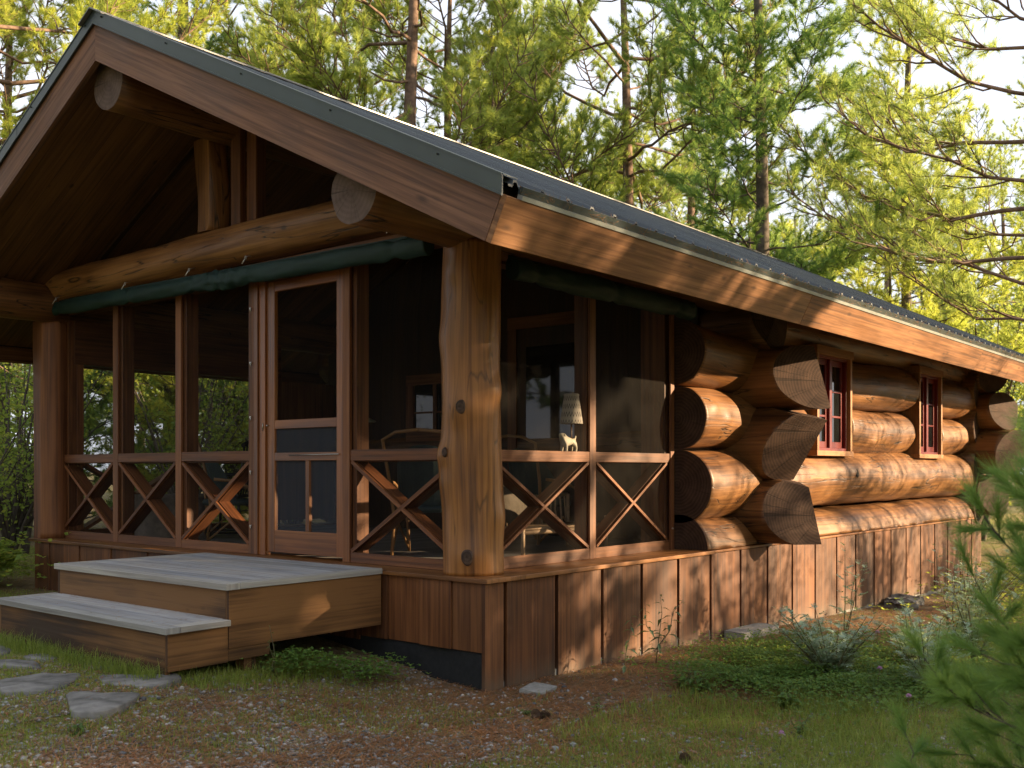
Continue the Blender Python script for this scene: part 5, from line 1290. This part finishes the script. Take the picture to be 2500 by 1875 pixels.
def pine(rg, H, zb, R, kind, r0, limbs=None, dens=1.0, needles=20, lean=(0, 0), wscale=1.0):
    """returns (trunk mesh arrays, needle verts)"""
    V = []; F = []; nv = 0
    def add(v, f):
        nonlocal nv
        V.append(v); F.append(f+nv); nv += len(v)
    zt = np.linspace(0, H, 22); ph = rg.uniform(0, 6)
    tp = np.c_[np.sin(zt*.35+ph)*.10+lean[0]*(zt/H)**2, np.cos(zt*.3+ph)*.10+lean[1]*(zt/H)**2, zt]; tp[0, :2] = tp[0, :2]*0
    add(*tubearr(tp, r0*np.maximum(.06, 1-zt/H)**.75+.008, 12))
    TP = []; TD = []; T0 = []; T1 = []
    def trunk_at(z): return np.array([np.interp(z, zt, tp[:, j]) for j in range(3)])
    if limbs is None:
        limbs = []; z = zb
        while z < H*.97:
            t = (z-zb)/(H-zb); m = rg.integers(3, 6) if kind == 'white' else rg.integers(2, 4); a0 = rg.uniform(0, 2*PI)
            if kind == 'white': L = R*(1-t)**.75*rg.uniform(.7, 1.1)+.3; el = rg.uniform(-.05, .22)+.5*t
            elif kind == 'red': L = R*(.62+.55*math.sin(PI*min(1, t*1.15)))*(1-t**4)*rg.uniform(.6, 1.1)+.3; el = rg.uniform(-.25, .25)+.7*t
            else: L = R*(1-t)**.9*rg.uniform(.8, 1.1)+.2; el = rg.uniform(.05, .35)+.5*t
            for j in range(m): limbs.append((z+rg.uniform(-.15, .15), a0+2*PI*j/m+rg.normal(0, .3), L*rg.uniform(.7, 1.15), el+rg.normal(0, .1)))
            z += (.62 if kind == 'white' else .55 if kind == 'red' else .32)*rg.uniform(.8, 1.25)
    for (z, az, L, el) in limbs:
        n = 9; t = np.linspace(0, 1, n); base = trunk_at(min(z, H*.98)); h = np.array([math.cos(az), math.sin(az), 0]); sdv = np.array([-h[1], h[0], 0])
        curve = (-.16*np.sin(t*PI)+.22*t**2.4) if kind == 'red' else (-.06*np.sin(t*PI)+.16*t**2)
        wob = np.cumsum(rg.normal(0, .026, n)); wob -= wob[0]; wz = np.cumsum(rg.normal(0, .025, n)); wz -= wz[0]
        lp = base+np.outer(t*L*math.cos(el), h)+np.outer(wob*L, sdv)+np.c_[np.zeros((n, 2)), t*L*math.sin(el)+curve*L+wz*L]
        rl = max(.009, min(r0*.26, .0085*L+.003)) if kind != 'sap' else .004+.004*L
        add(*tubearr(lp, rl*(1-t*.82), 6))
        ns = max(3, int(L*(3.6 if kind != 'sap' else 9)*dens)); s0 = .28 if kind != 'red' else .42
        if kind == 'sap': s0 = .12
        for q in range(ns):
            s_ = s0+(1-s0)*(q+rg.uniform(0, .9))/ns; i = min(n-2, int(s_*(n-1))); f = s_*(n-1)-i; p = lp[i]*(1-f)+lp[i+1]*f; d0 = unit(lp[i+1]-lp[i])
            sg = 1 if q % 2 else -1; sl = (L*.42*(1.08-s_)+.16*min(1, L))*rg.uniform(.6, 1.2); dd = unit(d0*.75+sdv*sg*rg.uniform(.45, 1.0)+np.array([0, 0, rg.normal(.12, .18)]))
            m = 5; tt = np.linspace(0, 1, m)[:, None]; bend = np.cumsum(rg.normal(0, .05, (m, 3)), 0); bend -= bend[0]
            sp_ = p+dd*sl*tt+bend*sl+np.array([0, 0, .18])*sl*tt**2
            add(*tubearr(sp_, rl*.34*(1-tt[:, 0]*.7)+.0015, 4))
            step = .085 if kind == 'white' else .085 if kind == 'red' else .10
            k = max(2, int(sl/step)); 
            for u in range(k+1):
                a = (.22 if kind != 'red' else .4)+(1-(.22 if kind != 'red' else .4))*u/k; i2 = min(m-2, int(a*(m-1))); f2 = a*(m-1)-i2; pp = sp_[i2]*(1-f2)+sp_[i2+1]*f2; d1 = unit(sp_[i2+1]-sp_[i2])
                td = unit(d1+rg.normal(0, .55, 3)+np.array([0, 0, .25])); tl = rg.uniform(.08, .2)*(1 if kind != 'sap' else .55)
                if u == k: td = d1
                e = pp+td*tl; T0.append(pp); T1.append(e); TP.append(e); TD.append(td)
                if kind == 'white' or kind == 'sap': TP.append((pp+e)/2); TD.append(td)
        T0.append(lp[-2]); T1.append(lp[-1]); TP.append(lp[-1]); TD.append(unit(lp[-1]-lp[-2]))
    T0 = np.array(T0); T1 = np.array(T1); add(*cones(T0, T1, .0045 if kind != 'sap' else .0022))
    if kind == 'red': nv_ = tufts(np.array(TP), np.array(TD), needles, .165, .0100*wscale, .50, rg)
    elif kind == 'white': nv_ = tufts(np.array(TP), np.array(TD), needles, .130, .0100*wscale, .62, rg)
    else: nv_ = tufts(np.array(TP), np.array(TD), needles, .105, .0019*wscale, .40, rg)
    return np.concatenate(V), np.concatenate(F), nv_
def tree(name, meshes, loc, rz, sc, label, group, cat='pine tree'):
    t = empty(name, loc, rz, label, cat, group); t.scale = (sc,)*3
    for n_, me in (('trunk', meshes[0]), ('crown', meshes[1])): link(n_, me, t)
    return t
def make_pine(seed, mat, bark, **k):
    # limbs, twigs and needles from one seed
    rg = np.random.default_rng(seed); V, F, nd = pine(rg, **k); print('PINE', seed, len(V), len(nd)//3)
    return (np_mesh('trunk', V, F, bark, smooth=True), np_mesh('crown', nd, np.arange(len(nd)).reshape(-1, 3), mat))
PR = {
 'redA': make_pine(1, M['needle_red'], M['bark_red'], H=15, zb=4.4, R=4.0, kind='red', r0=.21, needles=44, dens=1.75),
 'redB': make_pine(2, M['needle_red'], M['bark_red'], H=14, zb=4.0, R=3.8, kind='red', r0=.17, needles=44, dens=1.75),
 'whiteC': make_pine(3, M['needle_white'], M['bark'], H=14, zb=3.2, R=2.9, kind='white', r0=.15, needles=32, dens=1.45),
 'whiteD': make_pine(4, M['needle_sunlit'], M['bark'], H=13, zb=3.0, R=2.4, kind='white', r0=.12, needles=28, dens=1.4),
 'young1': make_pine(5, M['needle_sunlit'], M['bark'], H=7.0, zb=.5, R=2.3, kind='white', r0=.08, needles=30, dens=1.4),
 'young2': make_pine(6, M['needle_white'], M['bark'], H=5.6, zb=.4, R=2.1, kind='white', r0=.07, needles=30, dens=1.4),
 'redE': make_pine(7, M['needle_sunlit'], M['bark_red'], H=16, zb=3.6, R=3.7, kind='red', r0=.18, needles=38, dens=1.5),
}
def broadleaf(seed, H, R, nb, leaves, mat, L=.06, zb=.3):
    rg = np.random.default_rng(seed); V = []; F = []; nv = 0; Q = []
    for b in range(nb):
        a = rg.uniform(0, 2*PI); r_ = R*math.sqrt(rg.random()); h = H*rg.uniform(.55, 1); n = 8; t = np.linspace(0, 1, n)
        p = np.c_[math.cos(a)*r_*t**1.4, math.sin(a)*r_*t**1.4, h*t]+np.cumsum(rg.normal(0, .03*H/3, (n, 3)), 0)*t[:, None]
        v, f = tubearr(p, (.006+.007*H)*(1-.8*t), 5); V.append(v); F.append(f+nv); nv += len(v)
        for q in range(int(7+H*2.5)):
            s_ = zb+(1-zb)*rg.random(); i = min(n-2, int(s_*(n-1))); f_ = s_*(n-1)-i; o_ = p[i]*(1-f_)+p[i+1]*f_; d = unit(np.array([rg.normal(), rg.normal(), rg.normal(.25, .4)])); l = rg.uniform(.25, .6)*H*.16+.12
            e = o_+d*l; tt = np.linspace(0, 1, 4); v, f = tubearr(o_+np.outer(tt, d)*l+np.cumsum(rg.normal(0, .01, (4, 3)), 0), .004*(1-tt*.7)+.001, 3); V.append(v); F.append(f+nv); nv += len(v)
            k = leaves; c = o_+d*l*rg.uniform(.15, 1.05, (k, 1))+rg.normal(0, .07+.015*H, (k, 3)); ld = unit(rg.normal(0, 1, (k, 3))+np.array([0, 0, -.35])); s2 = unit(np.cross(ld, rg.normal(0, 1, (k, 3)))); Lk = (L*rg.uniform(.6, 1.3, k))[:, None]
            Q.append(leafquad(c, ld, s2, Lk, Lk*.62))
    Qv = np.concatenate(Q).reshape(-1, 3)
    return (np_mesh('trunk', np.concatenate(V), np.concatenate(F), M['bark'], smooth=True), np_mesh('crown', Qv, np.arange(len(Qv)).reshape(-1, 4), mat))
PR['shrub1'] = broadleaf(21, 3.2, 1.3, 14, 12, M['leaf_shade'], .06)
PR['shrub2'] = broadleaf(22, 2.4, 1.2, 14, 12, M['leaf_shade'], .055)
PR['birch'] = broadleaf(23, 6.5, 2.0, 16, 22, M['leaf'], .075)
def T(kind, x, y, rz, sc, label, name='pine_tree', group='pines round the cabin', cat='pine tree', dz=0):
    return tree(name, PR[kind], (x, y, ground_z(x, y)-.05+dz), rad(rz), sc, label, group, cat)
T('redA', -10.0, 9.25, 20, 1.0, 'thick-trunked red pine with heavy crooked limbs standing behind the roof ridge')
T('redB', -7.88, 13.59, 140, 1.05, 'red pine with pale flaky slanting limbs half hidden by the full green pine')
T('whiteC', -4.29, 10.07+2.6, 60, 1.06, 'full soft green white pine with a straight thin trunk against the sky')
T('whiteD', -2.75, 16.52, 200, 1.05, 'slender sunlit pine whose pale trunk meets the low end of the roof')
T('redE', -15.25, 7.53, 10, .95, 'pine with a reddish trunk beyond the ridge peak')
T('redE', -11.2, 1.6, 250, .82, 'bright yellow-green pine beyond the gable corner of the roof')
T('redB', -16.0, 4.2, 310, .9, 'pine behind the bright yellow-green one')
T('whiteC', -15.73, 12.31, 100, 1.0, 'white pine between the ridge peak and the thick red pine')
T('whiteD', -13.28, 16.92, 15, 1.1, 'sunlit pine just beyond the thick-trunked red pine')
T('young1', -7.07, 12.2, 0, 1.05, 'bright young white pine rising behind the middle of the roof', group='young pines behind the roof')
T('young2', -5.2, 14.3, 90, 1.15, 'darker young white pine under the full green pine', group='young pines behind the roof')
T('young1', -6.62, 19.8, 200, 1.1, 'young pine between the full green pine and the slender one', group='young pines behind the roof')
T('young1', -2.6, 14.6, 300, .85, 'low young pine at the foot of the slender pale-trunked one', group='young pines behind the roof')
T('young2', -8.9, 15.8, 200, 1.2, 'young pine behind the red pine with slanting limbs', group='young pines behind the roof')
T('birch', -1.88, 18.53, 0, .95, 'yellow-green birch at the low end of the roof', 'birch_tree', 'birches at the end of the roof', 'birch tree')
T('birch', -.2, 16.3, 100, .72, 'smaller birch partly behind the sapling top', 'birch_tree', 'birches at the end of the roof', 'birch tree')
T('birch', -4.11, 24.2, 200, 1.1, 'birch standing behind the slender pale-trunked pine', 'birch_tree', 'birches at the end of the roof', 'birch tree')
# red pine whose boughs hang over the roof from beside the frame
rl = []
rgx = np.random.default_rng(77)
for z, az, L, el in ((3.9, 196, 3.6, .02), (4.5, 176, 4.3, .05), (5.1, 202, 5.0, -.02), (5.3, 168, 4.0, .10), (5.9, 188, 5.2, .05), (6.2, 214, 4.3, .08), (6.6, 172, 4.9, .12), (7.1, 195, 4.8, .12), (7.5, 225, 3.8, .15), (7.9, 180, 4.5, .2), (8.6, 200, 4.0, .25), (9.2, 170, 3.6, .3),
                     (4.4, 120, 2.6, .1), (5.4, 90, 3.0, .1), (6.0, 20, 3.5, .1), (6.6, 60, 3.0, .1), (7.2, 330, 3.6, .1), (7.8, 110, 3.2, .15), (8.4, 20, 3.0, .2), (9.0, 290, 3.0, .2)):
    rl.append((z, rad(az), L, el))
PR['over'] = make_pine(31, M['needle_red'], M['bark_red'], H=12, zb=4, R=4, kind='red', r0=.19, limbs=rl, needles=30, dens=1.3, wscale=.75)
T('over', 1.95, 13.1, 0, 1.12, 'red pine reaching long needled boughs over the low end of the roof')
# woods beyond the porch and steps
sh = [('shrub1', -8.6, .9, 0, 1.0, 'leafy green and orange shrub beside the post at the end of the ledge'), ('shrub2', -7.7, -.15, 40, .9, 'low leafy shrub at the end of the ledge'), ('shrub1', -10.3, 1.9, 200, 1.15, 'shrub with yellow leaves behind the leafy shrub by the post'),
      ('shrub2', -9.3, -.2, 100, 1.0, 'thin shrub with bare stems behind the lower step'), ('shrub1', -9.9, 4.2, 300, 1.1, 'shrub seen through the first porch screen'), ('shrub2', -9.6, 6.1, 20, 1.25, 'shrub with reddish leaves seen through the third porch screen'), ('shrub1', -12.2, 6.6, 60, 1.2, 'bushy shrub seen through the second porch screen'), ('shrub1', -8.9, 8.0, 160, 1.0, 'shrub at the edge of the third porch screen')]
for k_, x, y, rz, sc, lb in sh: T(k_, x, y, rz, sc, lb, 'shrub', 'shrubs at the edge of the woods', 'shrub')
for k_, x, y, rz, sc, lb in (('young2', -12.9, 3.6, 0, 1.0, 'young pine behind the shrubs beyond the first porch screen'), ('young1', -13.4, 6.6, 70, .9, 'bright young pine beyond the second porch screen'), ('young2', -11.6, 8.6, 150, 1.0, 'young pine beyond the third porch screen'), ('young1', -15.8, 2.2, 220, 1.0, 'young pine behind the post at the end of the ledge')):
    T(k_, x, y, rz, sc, lb, group='young pines beyond the porch')
for k_, x, y, rz, sc, lb in (('young1', -11.0, 5.4, 30, .8, 'bright young pine close behind the first and second porch screens'), ('young2', -10.4, 7.6, 250, .95, 'dark young pine close behind the third porch screen'), ('young1', -14.6, 9.6, 110, 1.0, 'tall young pine far beyond the third porch screen'), ('young2', -15.0, 5.0, 10, 1.1, 'bushy young pine far beyond the first porch screen'), ('young1', -12.6, -.6, 80, .9, 'young pine beyond the end of the lower step')):
    T(k_, x, y, rz, sc, lb, group='young pines beyond the porch')
for k_, x, y, rz, sc, lb in (('redB', -11.6, 12.2, 40, 1.0, 'crooked red pine close beside the thick-trunked one'), ('whiteD', -9.4, 11.0, 80, .8, 'small sunlit pine between the thick-trunked pine and the bright young one'), ('whiteC', -12.9, 5.9, 210, .85, 'white pine rising from behind the gable peak'), ('whiteD', -.9, 20.5, 10, .9, 'sunlit pine behind the birch at the low end of the roof'), ('redA', -9.6, 19.5, 0, .9, 'red pine standing behind the one with slanting limbs')):
    T(k_, x, y, rz, sc, lb)
# deeper woods all round: looser copies, one kind of label because nothing tells them apart
rw = random.Random(8); far = []
for i in range(400):
    Z = rw.uniform(27, 62); u = rw.uniform(-.62, .60); l = u*Z; x, y = 4.255-.6354*Z+.7722*l, -4.915+.7722*Z+.6354*l
    if u > .1 and Z < 34: continue
    if all((x-a)**2+(y-b)**2 > 17 for a, b in far): far.append((x, y))
    if len(far) >= 27: break
for i in range(200):
    Z = rw.uniform(34, 60); l = rw.uniform(.60, 1.15)*Z; x, y = 4.255-.6354*Z+.7722*l, -4.915+.7722*Z+.6354*l
    if all((x-a)**2+(y-b)**2 > 22 for a, b in far): far.append((x, y))
    if len(far) >= 42: break
for i, (x, y) in enumerate(far):
    k_ = ('whiteC', 'redE', 'redA', 'whiteD', 'young1', 'redB', 'whiteC')[i % 7]
    T(k_, x, y, rw.uniform(0, 360), rw.uniform(.8, 1.05), 'one of the pines of the deeper woods far behind the cabin', group='pines of the deeper woods')
# trees on the sunny side, out of the picture, that dapple the wall and shade the clearing
side = [('young1', 12.0, 7.6, .95), ('young2', 11.0, 5.0, 1.2), ('young1', 13.6, 4.6, 1.1), ('young2', 12, 2.0, 1.2), ('young1', 15.5, 9.8, 1.15), ('young1', 10.8, 3.2, .8), ('young2', 15, 6.8, 1.3), ('young1', 11.5, -1.5, 1.1),
        ('redA', 7.6, 5.2, .95), ('redE', 13.5, 10.2, .9), ('young2', 13.5, 13.5, .62), ('young1', 9.0, 16, .5), ('young2', 12.0, 17.5, .70), ('whiteD', 13.0, 9.6, .55), ('young2', 8.75, 6.1, 1.12), ('whiteC', 11.6, 8.4, .5), ('birch', 6.6, 8.6, .75), ('birch', 6.4, 11.8, .80), ('birch', 7.5, 15.2, .85)]  # small pines here added to keep sun off the steps, birches to dapple
# unseen trees added behind the camera to hold back sky light
side += [('whiteC', 4.2+14*math.cos(rad(a)), -4.9+14*math.sin(rad(a)), .95) for a in (-62, -98, -135, -170)]
side += [('redA', 4.2+17*math.cos(rad(a)), -4.9+17*math.sin(rad(a)), .95) for a in (-45, -80, -116, -152, -188)]
side += [('young1', 4.2+10*math.cos(rad(a)), -4.9+10*math.sin(rad(a)), 1.0) for a in (-38, -75, -110, -150, 5, -15)]
for i, (k_, x, y, sc) in enumerate(side):
    if k_ == 'birch': T(k_, x, y, i*47, sc, 'one of the unseen thin birches that dapple the wall', 'birch_tree', 'birches on the sunny side of the clearing', 'birch tree')
    else: T(k_, x, y, i*47, sc, 'one of the unseen pines that shade the clearing', group='pines on the sunny side of the clearing')
# ------------------------------------------------------------------ sapling close by
sl = []
rgs = np.random.default_rng(5)
for z in np.arange(.18, 1.62, .135):
    t = (z-.2)/1.5
    for j in range(5):
        sl.append((z+rgs.uniform(-.05, .05), 2*PI*(j+rgs.random()*.6)/5+z*3, (.52*(1-t)**.45+.13)*rgs.uniform(.8, 1.15), rgs.uniform(.12, .4)+.3*t))
rg = np.random.default_rng(55)
V, F, nd = pine(rg, 1.72, .2, .8, 'sap', .022, limbs=sl, needles=80, dens=.95, wscale=1.15)
sp = empty('pine_sapling', (3.91, -1.67, ground_z(3.91, -1.67)), 0, 'dark green white pine sapling with soft boughs close to the camera', 'pine sapling')
sp.scale = (.93, .93, .90)
link('trunk', np_mesh('trunk', V, F, M['bark'], smooth=True), sp); link('crown', np_mesh('crown', nd, np.arange(len(nd)).reshape(-1, 3), M['needle_sap']), sp)
